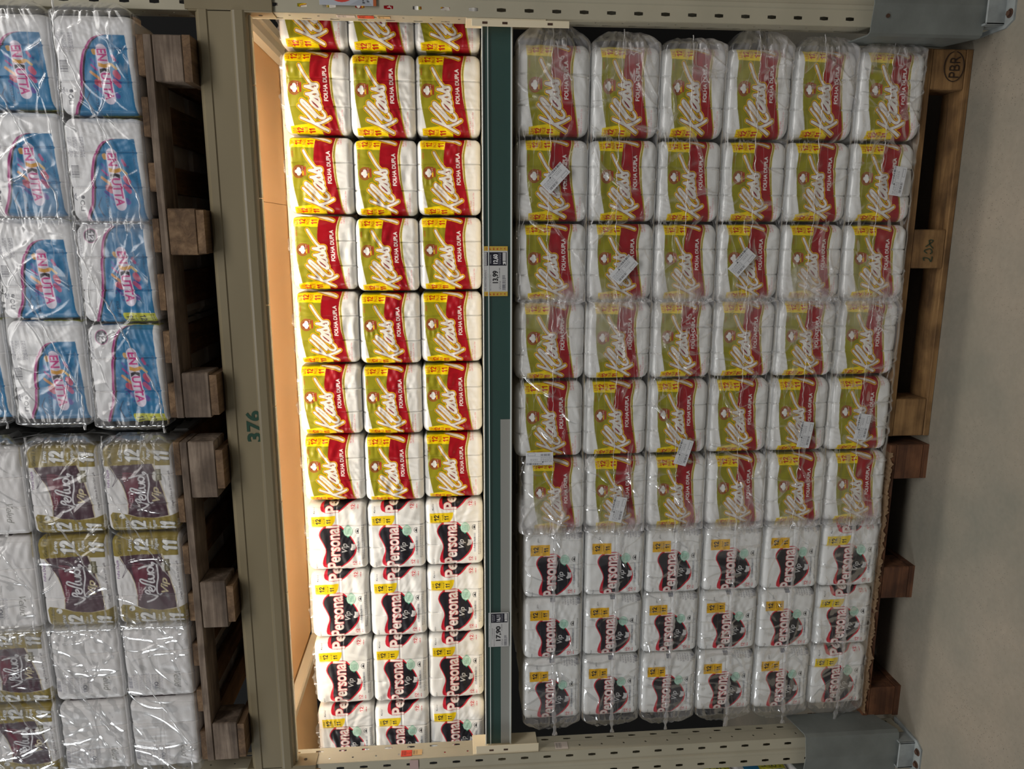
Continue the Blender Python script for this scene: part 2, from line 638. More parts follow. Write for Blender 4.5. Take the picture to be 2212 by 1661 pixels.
    def barcode(s, xa, xb, ya, yb, col, seed=1, along='y'):
        r = random.Random(seed)
        q = ya if along == 'y' else xa
        e = yb if along == 'y' else xb
        st = (e - q) / 46.0
        while q < e:
            wd = st * r.choice((1, 1, 2))
            if along == 'y':
                s.rect(xa, xb, q, min(q + wd, e), col)
            else:
                s.rect(q, min(q + wd, e), ya, yb, col)
            q += wd + st * r.choice((1, 1, 2))

    def lines(s, xa, xb, ya, yb, n, col, seed=1, fill=0.55):
        """n lines of fine print between xa and xb"""
        r = random.Random(seed)
        h = (xb - xa) / n
        for i in range(n):
            y = ya
            while y < yb:
                wd = r.uniform(14, 46)
                s.rect(xa + i * h, xa + i * h + h * fill, y, min(y + wd, yb), col, 0.75)
                y += wd + 8
            if r.random() < .3:
                yb2 = yb

    def finish(s):
        a = s.im
        p = np.pad(a, ((1, 1), (1, 1), (0, 0)), mode='edge')
        s.im = (p[1:-1, 1:-1] * 2 + p[:-2, 1:-1] + p[2:, 1:-1] + p[1:-1, :-2] + p[1:-1, 2:]) / 6.0
        return s

    def sample(s, x, y):
        fx = np.clip((x - s.x0) * s.k - .5, 0, s.nx - 1.001)
        fy = np.clip((y - s.y0) * s.k - .5, 0, s.ny - 1.001)
        i = fx.astype(int)
        j = fy.astype(int)
        a = (fx - i)[..., None]
        b = (fy - j)[..., None]
        im = s.im
        return (im[j, i] * (1 - a) * (1 - b) + im[j, i + 1] * a * (1 - b) + im[j + 1, i] * (1 - a) * b + im[j + 1, i + 1] * a * b)


WHITE = (236, 235, 232)


def art_klass():
    c = Canvas(200, 1620, -420, 1960, WHITE)
    OL, RD, YL, DR = (146, 140, 30), (154, 12, 26), (244, 214, 0), (128, 22, 34)
    ge = [(330, -420), (326, 60), (340, 280), (345, 700), (375, 1000), (450, 1350), (482, 1540), (500, 1960)]
    rl = [(850, -420), (848, 60), (822, 290), (803, 480), (820, 620), (870, 800), (950, 1000), (1000, 1300), (1018, 1540), (1020, 1960)]
    rr = [(1250, -420), (1250, 60), (1200, 300), (1183, 430), (1195, 650), (1215, 850), (1250, 1000), (1300, 1250), (1342, 1450), (1370, 1560), (1400, 1960)]
    ol = [(1285, -420), (1288, 60), (1246, 280), (1226, 430), (1236, 650), (1250, 850), (1275, 1000), (1318, 1250), (1358, 1450), (1386, 1560), (1414, 1960)]
    o2 = [(1305, -420), (1308, 60), (1262, 280), (1240, 430), (1248, 650), (1262, 850), (1290, 1000), (1332, 1250), (1372, 1450), (1400, 1560), (1424, 1960)]
    sp = lambda P: smooth_path(P).tolist()
    c.poly(sp(ge) + sp(o2)[::-1], (214, 196, 96))
    c.poly(sp(ge) + sp(ol)[::-1], (140, 126, 30))
    c.poly(sp(ge) + [(x - 22, y) for x, y in sp(ol)][::-1], (230, 214, 150))
    c.poly(sp(ge) + sp(rr)[::-1], RD)
    c.poly(sp(ge) + sp(rl)[::-1], OL)
    c.poly([(1010, 1960), (1010, 1100), (1330, 1400), (1390, 1960)], (140, 14, 28), a=.55)
    c.poly([(900, 640), (1170, 700), (1215, 900), (1000, 1020)], (160, 12, 26), a=.4)
    c.poly([(378, 1388), (560, 1362), (740, 1342), (870, 1395), (1000, 1465), (1010, 1520), (388, 1520)], YL)
    c.poly([(318, 92), (600, 84), (852, 100), (822, 288), (330, 276)], YL)
    for (ya, yb, dx) in ((1500, 1408, 0), (240, 132, -72)):
        c.text('LEVE', 492 + dx, ya, yb, 74, (186, 36, 24), 0.012)
        c.num('12', 622 + dx * .8, ya, yb, 112, [(11, (190, 30, 20))])
        c.text('PAGUE', 716 + dx * .8, ya, yb - 12, 68, (186, 36, 24), 0.012)
        c.num('11', 858 + dx * .7, ya, yb, 112, [(11, (190, 30, 20))])
    c.text('FOLHA DUPLA', 1152, 948, 350, 78, (244, 240, 236), 0.016, tilt=0.035)
    # cotton emblem
    t = np.linspace(0, 2 * PI, 13)
    c.strokes([[(495 + 112 * math.cos(q), 728 + 112 * math.sin(q)) for q in t[2:12]]], [(10, (150, 60, 50))])
    c.ell(495, 728, 92, 92, (136, 30, 36))
    for dx, dy, r in ((-42, 0, 34), (0, -42, 38), (0, 40, 38), (34, 0, 36), (0, 0, 44)):
        c.ell(492 + dx, 728 + dy, r, r, (236, 234, 228))
    c.poly([(530, 700), (560, 690), (540, 740)], (96, 140, 60))
    c.rect(548, 586, 612, 816, (150, 40, 30))
    c.rect(556, 580, 720, 800, (236, 180, 40))
    c.lines(556, 582, 630, 712, 1, (240, 220, 200), 3)
    c.rect(596, 634, 628, 800, (172, 60, 44))
    c.lines(366, 402, 350, 462, 2, (176, 60, 40), 4, .6)
    for y0, y1, y2 in ((1492, 1244, 1092), (226, -22, -170)):
        c.text('NEUTRO - PICOTADO', 1386 - (60 if y0 < 500 else 0), y0, y1, 36, (212, 70, 90), 0.012, tilt=0.02)
        c.text('CONTEM 12 ROLOS DE 30m X 10cm', 1440 - (60 if y0 < 500 else 0), y0, y2, 34, (218, 110, 122), 0.0, tilt=0.02)
    # script logo
    P = [
        [(1118, 1456), (1000, 1398), (870, 1338), (735, 1290), (600, 1240)],
        [(562, 1034), (640, 1105), (740, 1200), (850, 1318)],
        [(880, 1345), (950, 1335), (1060, 1300), (1175, 1244)],
        [(890, 1232), (820, 1165), (730, 1080), (640, 1000), (612, 955), (640, 938), (720, 1000), (830, 1105), (900, 1180), (970, 1232), (1035, 1248), (1078, 1216), (1068, 1170), (1030, 1130)],
        [(985, 1095), (900, 1060), (820, 990), (795, 945), (830, 925), (900, 970), (970, 1035), (1000, 1085), (960, 1098)],
        [(800, 880), (850, 915), (960, 980), (1005, 1050)],
        [(985, 950), (962, 900), (850, 868), (722, 832)],
        [(722, 832), (800, 822), (885, 800), (948, 812), (962, 850), (925, 862)],
        [(950, 800), (930, 770), (830, 738), (704, 704)],
        [(704, 704), (790, 698), (880, 668), (940, 668), (958, 706), (925, 732), (900, 724)],
        [(905, 664), (830, 655), (740, 560), (660, 440), (605, 345)],
        [(1140, 1456 - 1290), (1070, 140), (960, 110), (840, 82), (760, 60)],
        [(720, 1700), (800, 1640), (850, 1580)],
    ]
    c.strokes(P, [(47, (246, 200, 20)), (34, DR), (23, (230, 226, 218))])
    for q_ in ((905, 700), (915, 832)):
        c.ell(q_[0], q_[1], 7, 7, DR)
    c.strokes([[(850, 985), (945, 1062)]], [(8, (140, 16, 60))])
    return c.finish()


def art_personal(lleva=False):
    c = Canvas(-20, 1340, -420, 1990, WHITE)
    RD, BK = (205, 30, 52), (28, 26, 34)
    RB = [(545, 548), (430, 562), (330, 622), (275, 722), (278, 820), (340, 960), (388, 1080), (392, 1180), (350, 1300), (325, 1420), (348, 1510), (430, 1552), (560, 1562), (700, 1538), (830, 1450), (940, 1340), (1020, 1230), (1050, 1110), (1022, 975), (940, 820), (840, 690), (750, 595), (660, 548)]
    BB = [(560, 562), (440, 592), (350, 640), (300, 722), (298, 810), (340, 910), (392, 1030), (415, 1150), (400, 1280), (395, 1400), (430, 1496), (560, 1528), (690, 1518), (800, 1440), (900, 1336), (980, 1232), (1012, 1120), (995, 985), (925, 840), (826, 708), (740, 625), (650, 572)]

    def blob(dy, logo=True):
        c.poly([(x, y + dy) for x, y in RB], RD, True)
        c.poly([(x, y + dy) for x, y in BB], BK, True)
        c.text('Personal', 690, 1548 + dy, 566 + dy, 262, (196, 22, 50), 0.055, ref=0.03)
        c.text('Personal', 690, 1548 + dy, 566 + dy, 262, (238, 226, 220), 0.026, ref=0.03)
        c.text('Vip', 850, 1180 + dy, 975 + dy, 120, (226, 224, 224), 0.0, shear=0.25)
        c.poly([(985, 1000 + dy), (940, 985 + dy), (945, 1060 + dy), (915, 1120 + dy), (935, 1140 + dy), (965, 1135 + dy), (1030, 1110 + dy), (1030, 990 + dy)], (205, 203, 203))
    if not lleva:
        blob(-1295)
    blob(0)
    YL = (240, 206, 10)
    if lleva:
        c.rect(150, 560, 345, 590, (236, 180, 20))
    else:
        c.poly([(118, 345), (360, 338), (628, 332), (628, 380), (610, 460), (560, 545), (380, 585), (125, 585)], YL)
    a, b = ('LLEVA', 'PAGA') if lleva else ('LEVE', 'PAGUE')
    c.text(a, 188, 518, 405, 42, BK, 0.004)
    c.num('12', 312, 528, 392, 92, [(12, BK)])
    c.rect(343, 349, 380, 535, (60, 56, 30))
    c.text(b, 412, 518, 385, 36, BK, 0.002)
    c.num('11', 518, 508, 402, 76, [(11, BK)])
    c.poly([(755, 690), (790, 680), (800, 720)], (70, 170, 130))
    c.poly([(850, 800), (930, 790), (870, 845)], (60, 170, 125))
    c.ell(880, 700, 100, 118, (120, 190, 160))
    c.ell(880, 700, 92, 110, (196, 224, 208))
    for i in range(4):
        c.lines(820 + i * 32, 840 + i * 32, 640, 770, 1, (80, 165, 130), 7 + i, .9)
    c.strokes([[(1105, 640), (1060, 650), (1036, 695), (1060, 740), (1105, 752)]], [(6, (60, 60, 62))])
    c.poly([(1050, 695), (1105, 645), (1105, 745)], (50, 50, 54))
    c.rect(1070, 1110, 835, 1280, (196, 198, 202))
    c.text('Doble Hoja' if lleva else 'Folha Dupla', 1104, 1190, 930, 42, (44, 44, 52), 0.0)
    c.lines(1168, 1198, 560, 1350, 1, (96, 96, 104), 5, .55)
    if not lleva:
        c.lines(1202, 1232, 560, 1350, 1, (110, 110, 118), 6, .55)
    for dy in ((0,) if lleva else (0, -1300)):
        c.ell(1005, 1440 + dy, 62, 62, (214, 90, 96))
        c.ell(1005, 1440 + dy, 57, 57, WHITE)
        c.num('12', 1034, 1486 + dy, 1398 + dy, 66, [(7, (206, 36, 52))])
        c.lines(1095, 1125, 1400 + dy, 1490 + dy, 1, (206, 60, 74), 8, .7)
        c.text('Santher', 208, 1545 + dy, 1425 + dy, 36, (50, 50, 58), 0.0, shear=0.2)
        c.ell(192, 1558 + dy, 14, 12, (50, 50, 58))
    if lleva:
        c.rect(590, 700, 60, 150, (120, 122, 130))
        c.lines(610, 690, 66, 140, 3, (200, 200, 205), 9, .4)
        for k in range(6):
            c.lines(840 + k * 58, 884 + k * 58, 60, 200 + 20 * (k % 3), 2, (130, 128, 140), 30 + k, .6)
        c.barcode(1170, 1260, 50, 205, (92, 92, 110), 3)
        c.text('Santher', 300, 290, 190, 36, (50, 50, 58), 0.0, shear=0.2, flip=True)
    return c.finish()


def art_enxutta(back=False):
    c = Canvas(40, 1380, -500, 2100, (232, 230, 230))
    BL, PK, NV = (28, 122, 172), (178, 50, 130), (30, 26, 46)
    sh = 300 if back else 0
    E = [(900, 140 + sh), (780, 165 + sh), (680, 240 + sh), (610, 340 + sh), (565, 470 + sh * .95), (525, 700 + sh * .8), (505, 950 + sh * .6), (475, 1200 + sh * .4), (425, 1360 + sh * .25), (370, 1500 + sh * .1), (300, 1590)]
    e = smooth_path(E).tolist()
    f = 1.0
    right_edge = [(1170, 140 + sh), (1185, 600), (1215, 1100), (1250, 1620), (1250, 1590)]
    c.poly([(x - 62, y) for x, y in e] + right_edge[::-1], PK)
    c.poly([(x - 30, y) for x, y in e] + right_edge[::-1], (224, 130, 180))
    c.poly([(x - 22, y) for x, y in e] + right_edge[::-1], NV)
    c.poly([(x + 8, y) for x, y in e] + right_edge[::-1], BL)
    # side panel of the wrap : blue with a yellow flash
    for ya, yb in ((-500, 132), (1592, 2100)):
        c.rect(320, 1160, ya, yb, BL)
        c.poly([(60, ya), (320, ya), (320, yb), (150, (ya + yb) / 2)], (232, 230, 230))
        c.rect(660, 1250, ya + (0 if ya < 0 else 20), yb, (206, 204, 60))
        y0, y1 = (-90, 100) if ya < 0 else (1610, 1800)
        c.num('11', 730, y0, y1, 100, [(9, NV)], flip=True)
        c.num('12', 960, y0, y1, 96, [(9, NV)], flip=True)
        c.text('PAGUE', 900, y0, y1, 40, NV, 0, flip=True)
        c.text('LEVE', 1120, y0, y1, 50, NV, 0, flip=True)
    if not back:
        c.poly([(735, 1440), (750, 1415), (1240, 1425), (1250, 1592), (770, 1592)], (206, 204, 60))
        c.num('11', 790, 1450, 1545, 96, [(8, NV)], flip=True)
        c.num('12', 1000, 1450, 1545, 84, [(8, NV)], flip=True)
        c.lines(930, 960, 1450, 1540, 1, (60, 60, 60), 3)
        c.lines(1170, 1230, 1440, 1550, 2, (80, 80, 50), 4)
    # splash of bars behind the name
    o = 90 if back else 0
    for x0, y0, x1, y1, r, col in ((640, 690, 700, 760, 18, (70, 90, 170)), (625, 870, 780, 990, 20, (214, 150, 90)), (700, 1010, 750, 1045, 44, (196, 80, 110)),
                                   (655, 1065, 800, 1185, 20, (66, 66, 150)), (690, 570, 700, 600, 30, (220, 170, 100)), (940, 760, 1010, 820, 18, (220, 180, 110)),
                                   (960, 640, 1000, 700, 22, (180, 70, 130)), (990, 880, 1020, 930, 44, (196, 76, 110)), (950, 940, 1050, 1015, 14, (60, 70, 150)),
                                   (960, 990, 1030, 1060, 30, (190, 80, 130)), (970, 1180, 1000, 1210, 34, (90, 70, 160)), (640, 770, 720, 840, 14, (170, 60, 140))):
        c.strokes([[(x0, y0 + o), (x1, y1 + o)]], [(r, col)], False)
    for x, y in ((685, 845), (1040, 725), (660, 1130), (770, 1235)):
        c.ell(x, y + o, 16, 16, (56, 84, 150))
    # the name plate runs slightly slanted, read downwards
    pl = [(720, 525), (885, 520), (905, 600), (935, 740), (935, 900), (945, 1000), (968, 1270), (810, 1285), (785, 1010), (735, 830), (715, 700)]
    c.strokes([[(800, 560 + o), (830, 900 + o), (880, 1240 + o)]], [(84, (226, 214, 230))])
    c.text('EN', 742, 540 + o, 715 + o, 128, (206, 40, 134), 0.03, flip=True, tilt=0.06)
    c.poly([(745, 735 + o), (830, 760 + o), (925, 735 + o), (925, 790 + o), (830, 812 + o), (745, 790 + o)], (222, 160, 60))
    c.poly([(760, 830 + o), (830, 812 + o), (905, 830 + o), (905, 890 + o), (830, 850 + o), (760, 890 + o)], (34, 30, 44))
    c.text('UTTA', 768, 880 + o, 1260 + o, 128, (206, 40, 134), 0.03, flip=True, tilt=0.12)
    c.text('PAPEL HIGIENICO PICOTADO E BONADO', 1116, 585, 1170, 30, (20, 60, 100), 0, flip=True, tilt=0.06)
    c.text('FOLHA DUPLA', 640, 1250, 1490, 44, (24, 40, 80), 0.01, flip=True, tilt=0.1)
    c.strokes([[(590, 1230), (515, 1350), (610, 1500)], [(560, 1270), (530, 1350), (585, 1500)]], [(5, (20, 50, 90))], False)
    if not back:
        c.ell(355, 322, 106, 104, (190, 90, 150))
        c.ell(355, 322, 96, 94, (40, 38, 54))
        c.num('12', 330, 264, 383, 70, [(11, (235, 232, 238))], flip=True)
        c.text('ROLOS', 290, 272, 384, 26, (225, 222, 230), 0, flip=True)
        c.text('Papel Higienico Folha Dupla', 170, 210, 640, 34, (60, 56, 80), 0.0, flip=True)
        c.text('Contem 12 rolos de 20m x 10cm cada', 122, 210, 760, 32, (60, 56, 80), 0.0, flip=True)
    else:
        for k in range(3):
            c.lines(150 + k * 92, 222 + k * 92, 420, 690, 4, (110, 106, 124), 11 + k, .5)
        c.barcode(170, 290, 800, 960, (52, 50, 70), 5)
        c.text('OLI', 250, 1270, 1420, 70, (44, 44, 60), 0.02, flip=True)
        c.ell(300, 1230, 30, 26, (44, 44, 60))
        c.strokes([[(190, 1180), (160, 1230), (200, 1270)]], [(6, (80, 80, 100))])
        c.lines(150, 260, 1200, 1250, 3, (120, 118, 130), 9, .5)
    return c.finish()


def art_velud(back=False):
    c = Canvas(40, 1400, -450, 2100, (228, 224, 222))
    GO, DG = (146, 126, 44), (70, 62, 36)
    if not back:
        for ya, yb in ((-450, 442), (1595, 2100)):
            c.rect(120, 1240, ya, yb, GO)
        c.poly([(225, 440), (300, 560), (400, 720), (450, 860), (475, 1040), (462, 1235), (620, 1290), (900, 1312), (1150, 1280), (1160, 1250), (1130, 1000), (1060, 700), (975, 412), (245, 434)], (214, 200, 170))
        c.poly([(250, 436), (320, 580), (425, 740), (468, 880), (490, 1040), (476, 1225), (620, 1275), (900, 1298), (1140, 1262), (1110, 1000), (1035, 690), (945, 412)], (66, 26, 44))
        c.poly([(440, 560), (700, 620), (640, 900), (490, 1130), (480, 860)], (120, 22, 52), True, a=.7)
        c.poly([(170, 1240), (215, 1190), (330, 1205), (470, 1235), (620, 1278), (900, 1300), (1150, 1275), (1300, 1225), (1330, 1500), (1330, 1620), (210, 1600)], GO)
        for d in (0, -1150):
            c.text('Leve', 460, 1520 + d, 1330 + d, 70, DG, 0.06, shear=.2, ref=.02)
            c.text('Leve', 460, 1520 + d, 1330 + d, 70, (232, 230, 226), 0.02, shear=.2)
            c.num('12', 735, 1535 + d, 1350 + d, 215, [(31, DG), (23, (232, 230, 226))], slant=-.12)
            c.text('Rolos', 835, 1480 + d, 1360 + d, 36, (228, 226, 214), 0.02, shear=.2)
            c.text('Pague', 910, 1500 + d, 1335 + d, 60, DG, 0.05, shear=.2, ref=.02)
            c.text('Pague', 910, 1500 + d, 1335 + d, 60, (232, 230, 226), 0.02, shear=.2)
            c.num('11', 1220, 1530 + d, 1365 + d, 215, [(31, DG), (23, (232, 230, 226))], slant=-.12)
            c.text('Rolos', 1300, 1450 + d, 1330 + d, 36, (228, 226, 214), 0.02, shear=.2)
            c.text('Gratis 1 Rolo', 285, 1560 + d, 1210 + d, 56, (64, 60, 24), 0.01, shear=.2)
        c.ell(370, 1260, 50, 42, (236, 234, 230))
        c.ell(345, 1275, 16, 18, (120, 118, 112))
        # white script name
        V = [[(640, 1165), (700, 1150), (770, 1120), (822, 1085)],
             [(822, 1085), (740, 1058), (660, 1035), (622, 1010), (635, 985), (675, 990), (700, 1018)],
             [(745, 990), (730, 950), (700, 928), (688, 950), (708, 985), (760, 1000), (795, 965), (785, 925)],
             [(785, 925), (700, 895), (590, 860), (550, 825), (575, 802), (640, 825), (740, 855), (795, 850), (790, 820)],
             [(700, 805), (770, 798), (798, 770), (778, 738), (700, 722)], [(700, 722), (798, 708)],
             [(790, 668), (755, 700), (710, 690), (695, 655), (720, 625), (775, 630), (795, 655)],
             [(545, 640), (640, 612), (740, 600), (795, 590)],
             [(795, 590), (772, 558), (800, 552), (858, 620), (865, 760), (832, 900), (822, 1000), (850, 1060), (893, 1050)]]
        c.strokes(V, [(17, (70, 50, 64)), (12, (226, 222, 224))])
        c.text('Vip', 1012, 1030, 790, 118, (206, 190, 150), 0.02, shear=.3)
        c.text('Papel Higienico', 538, 1130, 850, 34, (220, 200, 205), 0)
        c.text('Neutro', 572, 1050, 930, 30, (220, 200, 205), 0)
        c.text('Folha Dupla', 215, 785, 500, 50, (250, 246, 250), 0.05, ref=.02)
        c.text('Folha Dupla', 215, 785, 500, 50, (112, 50, 120), 0.02)
        c.strokes([[(250, 480), (330, 640), (258, 770)], [(300, 540), (356, 650), (262, 770)]], [(4, (90, 70, 90))], False)
        c.ell(985, 615, 62, 84, (150, 140, 120))
        c.ell(975, 615, 48, 72, (222, 218, 212))
        c.rect(985, 1080, 500, 690, (106, 98, 66))
        c.text('EXTRA MACIO', 1045, 672, 512, 34, (220, 214, 190), 0.01)
        c.text('Contem 12 Rolos de 30m x 10cm cada', 1240, 1150, 530, 34, (70, 56, 66), 0.012, tilt=0.05)
    else:
        c.rect(120, 1240, -450, 60, GO)
        c.rect(260, 900, 0, 120, (66, 26, 44))
        c.rect(120, 1300, 1590, 2100, GO)
        c.barcode(150, 230, 1080, 1290, (96, 94, 116), 4)
        for k in range(5):
            c.lines(250 + k * 110, 330 + k * 110, 1010 + 15 * (k % 2), 1320, 4, (150, 146, 156), 40 + k, .45)
        c.text('OLI', 620, 1170, 1290, 60, (70, 68, 90), 0.02, flip=True)
        c.text('Velud', 960, 1000, 1290, 120, (132, 130, 122), 0.0, shear=.3, flip=True)
    return c.finish()


# ------------------------------------------------------------------ packs of rolls
def pack_mesh(name, art, mp, W, H, D=0.17, rolls=3, seed=0, rc=0.034, re=0.02, groove=1.0, soft=1.0, style=''):
    """film-wrapped block of rolls; artwork runs round its front.
    mp = (x centre of the front in art units, y centre, units per metre down, units per metre across)"""
    r = random.Random(seed)
    step = 0.00125
    fl = W / 2 - rc
    L1 = fl + rc * PI / 2
    sd = np.arange(-(L1 + 0.035), L1 + 0.0351, step)
    per = 2 * fl * 2 + 2 * (D - 2 * rc) + 2 * PI * rc
    rest = np.linspace(L1 + 0.035, per - (L1 + 0.035), 40)[1:-1]
    S = np.concatenate([sd, rest])

    def plan(s):
        s = np.mod(s + per / 2, per) - per / 2
        a = np.abs(s)
        sg = np.sign(s)
        x = np.zeros_like(a)
        y = np.zeros_like(a)
        nx = np.zeros_like(a)
        ny = np.zeros_like(a)
        k = a <= fl
        x[k] = a[k]
        y[k] = 0
        nx[k] = 0
        ny[k] = -1
        b = a - fl
        k = (b > 0) & (b <= rc * PI / 2)
        t = b[k] / rc
        x[k] = fl + rc * np.sin(t)
        y[k] = rc - rc * np.cos(t)
        nx[k] = np.sin(t)
        ny[k] = -np.cos(t)
        b = b - rc * PI / 2
        k = (b > 0) & (b <= D - 2 * rc)
        x[k] = W / 2
        y[k] = rc + b[k]
        nx[k] = 1
        ny[k] = 0
        b = b - (D - 2 * rc)
        k = (b > 0) & (b <= rc * PI / 2)
        t = b[k] / rc
        x[k] = fl + rc * np.cos(t)
        y[k] = D - rc + rc * np.sin(t)
        nx[k] = np.cos(t)
        ny[k] = np.sin(t)
        b = b - rc * PI / 2
        k = b > 0
        x[k] = fl - b[k]
        y[k] = D
        ny[k] = 1
        return x * sg, y, nx * sg, ny
    px, py, nx, ny = plan(S)
    zz = np.arange(0.0, H + 1e-6, step)
    nv, nu = len(zz), len(S)
    Sg, Zg = np.meshgrid(np.where(S > per / 2, S - per, S), zz)
    q = np.minimum(Zg, H - Zg)
    edge = np.where(q < re, re * (1 - np.sqrt(np.clip(1 - ((re - q) / re) ** 2, 0, 1))), 0)
    x0_, y0_, kx_, ky_ = mp
    ax_ = x0_ - (Zg - H / 2) * kx_
    ay_ = y0_ - Sg * ky_
    if style == 'band':
        t_ = np.clip((ax_ - (1195 + np.clip(ay_ - 850, 0, 900) * .22)) / 50, 0, 1) + np.clip((360 - ax_) / 50, 0, 1)
        zone = .22 + .78 * t_
        zmid = .12
    elif style == 'blob':
        t_ = np.clip((np.hypot((ax_ - 660) / 400, (ay_ - 1050) / 520) - .85) * 5, 0, 1)
        zone = .12 + .8 * t_
        zmid = .55
    else:
        zone = .7
        zmid = .3
    # rolls under the film
    pw = W / rolls
    xi = np.mod(Sg + W / 2, pw) / pw
    dx = np.minimum(xi, 1 - xi) * pw
    dz = np.abs(Zg - H / 2)
    inner = (np.abs(Sg) < W / 2 - pw * .5)
    rel = -0.0022 * groove * (np.abs(xi - .5) * 2) ** 2.5
    rel = np.where(np.abs(Sg) < W / 2 - .01, rel, -0.0022 * groove)
    rel -= 0.0065 * groove * np.exp(-(dx / 0.0019) ** 2) * inner * zone
    rel -= 0.0030 * groove * np.exp(-(dz / 0.0028) ** 2) * zmid * zone
    # taut folds and dents of the wrap
    for k in range(16):
        a = r.uniform(-0.5, 0.5) + (PI / 2 if r.random() < .35 else 0)
        fx, fz = math.cos(a), math.sin(a)
        ph = r.uniform(0, 6.28)
        wl = r.uniform(0.012, 0.05)
        cx, cz = r.uniform(-W / 2, W / 2), r.uniform(0, H)
        g = np.exp(-(((Sg - cx) / r.uniform(.03, .08)) ** 2 + ((Zg - cz) / r.uniform(.03, .08)) ** 2))
        rel += soft * 0.0007 * g * np.sin((Sg * fz + Zg * fx) * 2 * PI / wl + ph) * wl / .03
    for k in range(3):
        cx, cz = r.uniform(-W / 2, W / 2), r.uniform(0, H)
        rel -= soft * 0.003 * np.exp(-(((Sg - cx) / .03) ** 2 + ((Zg - cz) / .025) ** 2))
    off = rel - edge
    sagx = 0.0015 * np.sin(Zg / H * PI)
    VX = px[None, :] + nx[None, :] * (off + sagx)
    VY = py[None, :] + ny[None, :] * (off + sagx)
    V = np.stack([VX, VY, Zg], -1).reshape(-1, 3)
    x0, y0, kx, ky = mp
    cx = x0 - (Zg - H / 2) * kx
    aS = np.abs(Sg)
    tl = math.radians(62)
    s_l = fl + rc * tl
    x_l = fl + rc * math.sin(tl)
    xf = np.where(aS <= fl, aS, np.where(aS <= s_l, fl + rc * np.sin(np.clip((aS - fl) / rc, 0, tl)), x_l + (aS - s_l)))
    cy = y0 - np.sign(Sg) * xf * ky
    C = art.sample(cx, cy).reshape(-1, 3)
    far = (np.abs(Sg) > L1 + .034).reshape(-1)
    C[far] = s2l(WHITE)
    idx = np.arange(nv * nu).reshape(nv, nu)
    a = idx[:-1, :]
    b = np.roll(a, -1, axis=1)
    c2 = np.roll(idx[1:, :], -1, axis=1)
    d = idx[1:, :]
    F = np.stack([a, b, c2, d], -1).reshape(-1, 4).tolist()
    V = V.tolist()
    C = C.tolist()
    for top in (0, 1):
        ring = idx[-1 if top else 0].tolist()
        zc = H if top else 0.0
        base = np.array([V[i] for i in ring])
        cen = np.array([0, D / 2, zc])
        for fr, dz_ in ((0.9, .002), (0.6, .0035), (0.25, .003)):
            nb = len(V)
            P = cen + (base - cen) * fr
            P[:, 2] = zc + (dz_ if top else -dz_ * .3)
            V += P.tolist()
            C += [s2l(WHITE).tolist()] * nu
            cur = list(range(nb, nb + nu))
            for i in range(nu):
                j = (i + 1) % nu
                F.append([ring[i], ring[j], cur[j], cur[i]] if top else [ring[j], ring[i], cur[i], cur[j]])
            ring = cur
        V.append(cen.tolist())
        C.append(s2l(WHITE).tolist())
        k = len(V) - 1
        for i in range(nu):
            j = (i + 1) % nu
            F.append([ring[i], ring[j], k] if top else [ring[j], ring[i], k])
    me = bpy.data.meshes.new(name)
    me.from_pydata(V, [], F)
    me.polygons.foreach_set('use_smooth', [True] * len(me.polygons))
    at = me.attributes.new('print', 'FLOAT_COLOR', 'POINT')
    Ca = np.ones((len(V), 4), np.float32)
    Ca[:, :3] = np.array(C)
    at.data.foreach_set('color', Ca.reshape(-1))
    me.update()
    return me


def fin_mesh(name, W, seed):
    """crinkled folded end of the wrap standing along one top edge"""
    r = random.Random(seed)
    nx, nz = 90, 7
    V = []
    for j in range(nz):
        t = j / (nz - 1)
        for i in range(nx):
            u = i / (nx - 1)
            x = (u - .5) * W * .86
            e = math.sin(PI * u) ** .4
            y = 0.012 + 0.006 * math.sin(u * 23 + seed) * t + .003 * math.sin(u * 61 + seed * 2) * t
            V.append((x, y - .004 * t, -0.003 + (0.010 + .004 * math.sin(u * 13 + seed * 3) + .0025 * math.sin(u * 47)) * t * e))
    F = [(j * nx + i, j * nx + i + 1, (j + 1) * nx + i + 1, (j + 1) * nx + i) for j in range(nz - 1) for i in range(nx - 1)]
    me = bpy.data.meshes.new(name)
    me.from_pydata(V, [], F)
    me.materials.append(MT['filmthin'])
    me.polygons.foreach_set('use_smooth', [True] * len(me.polygons))
    return me


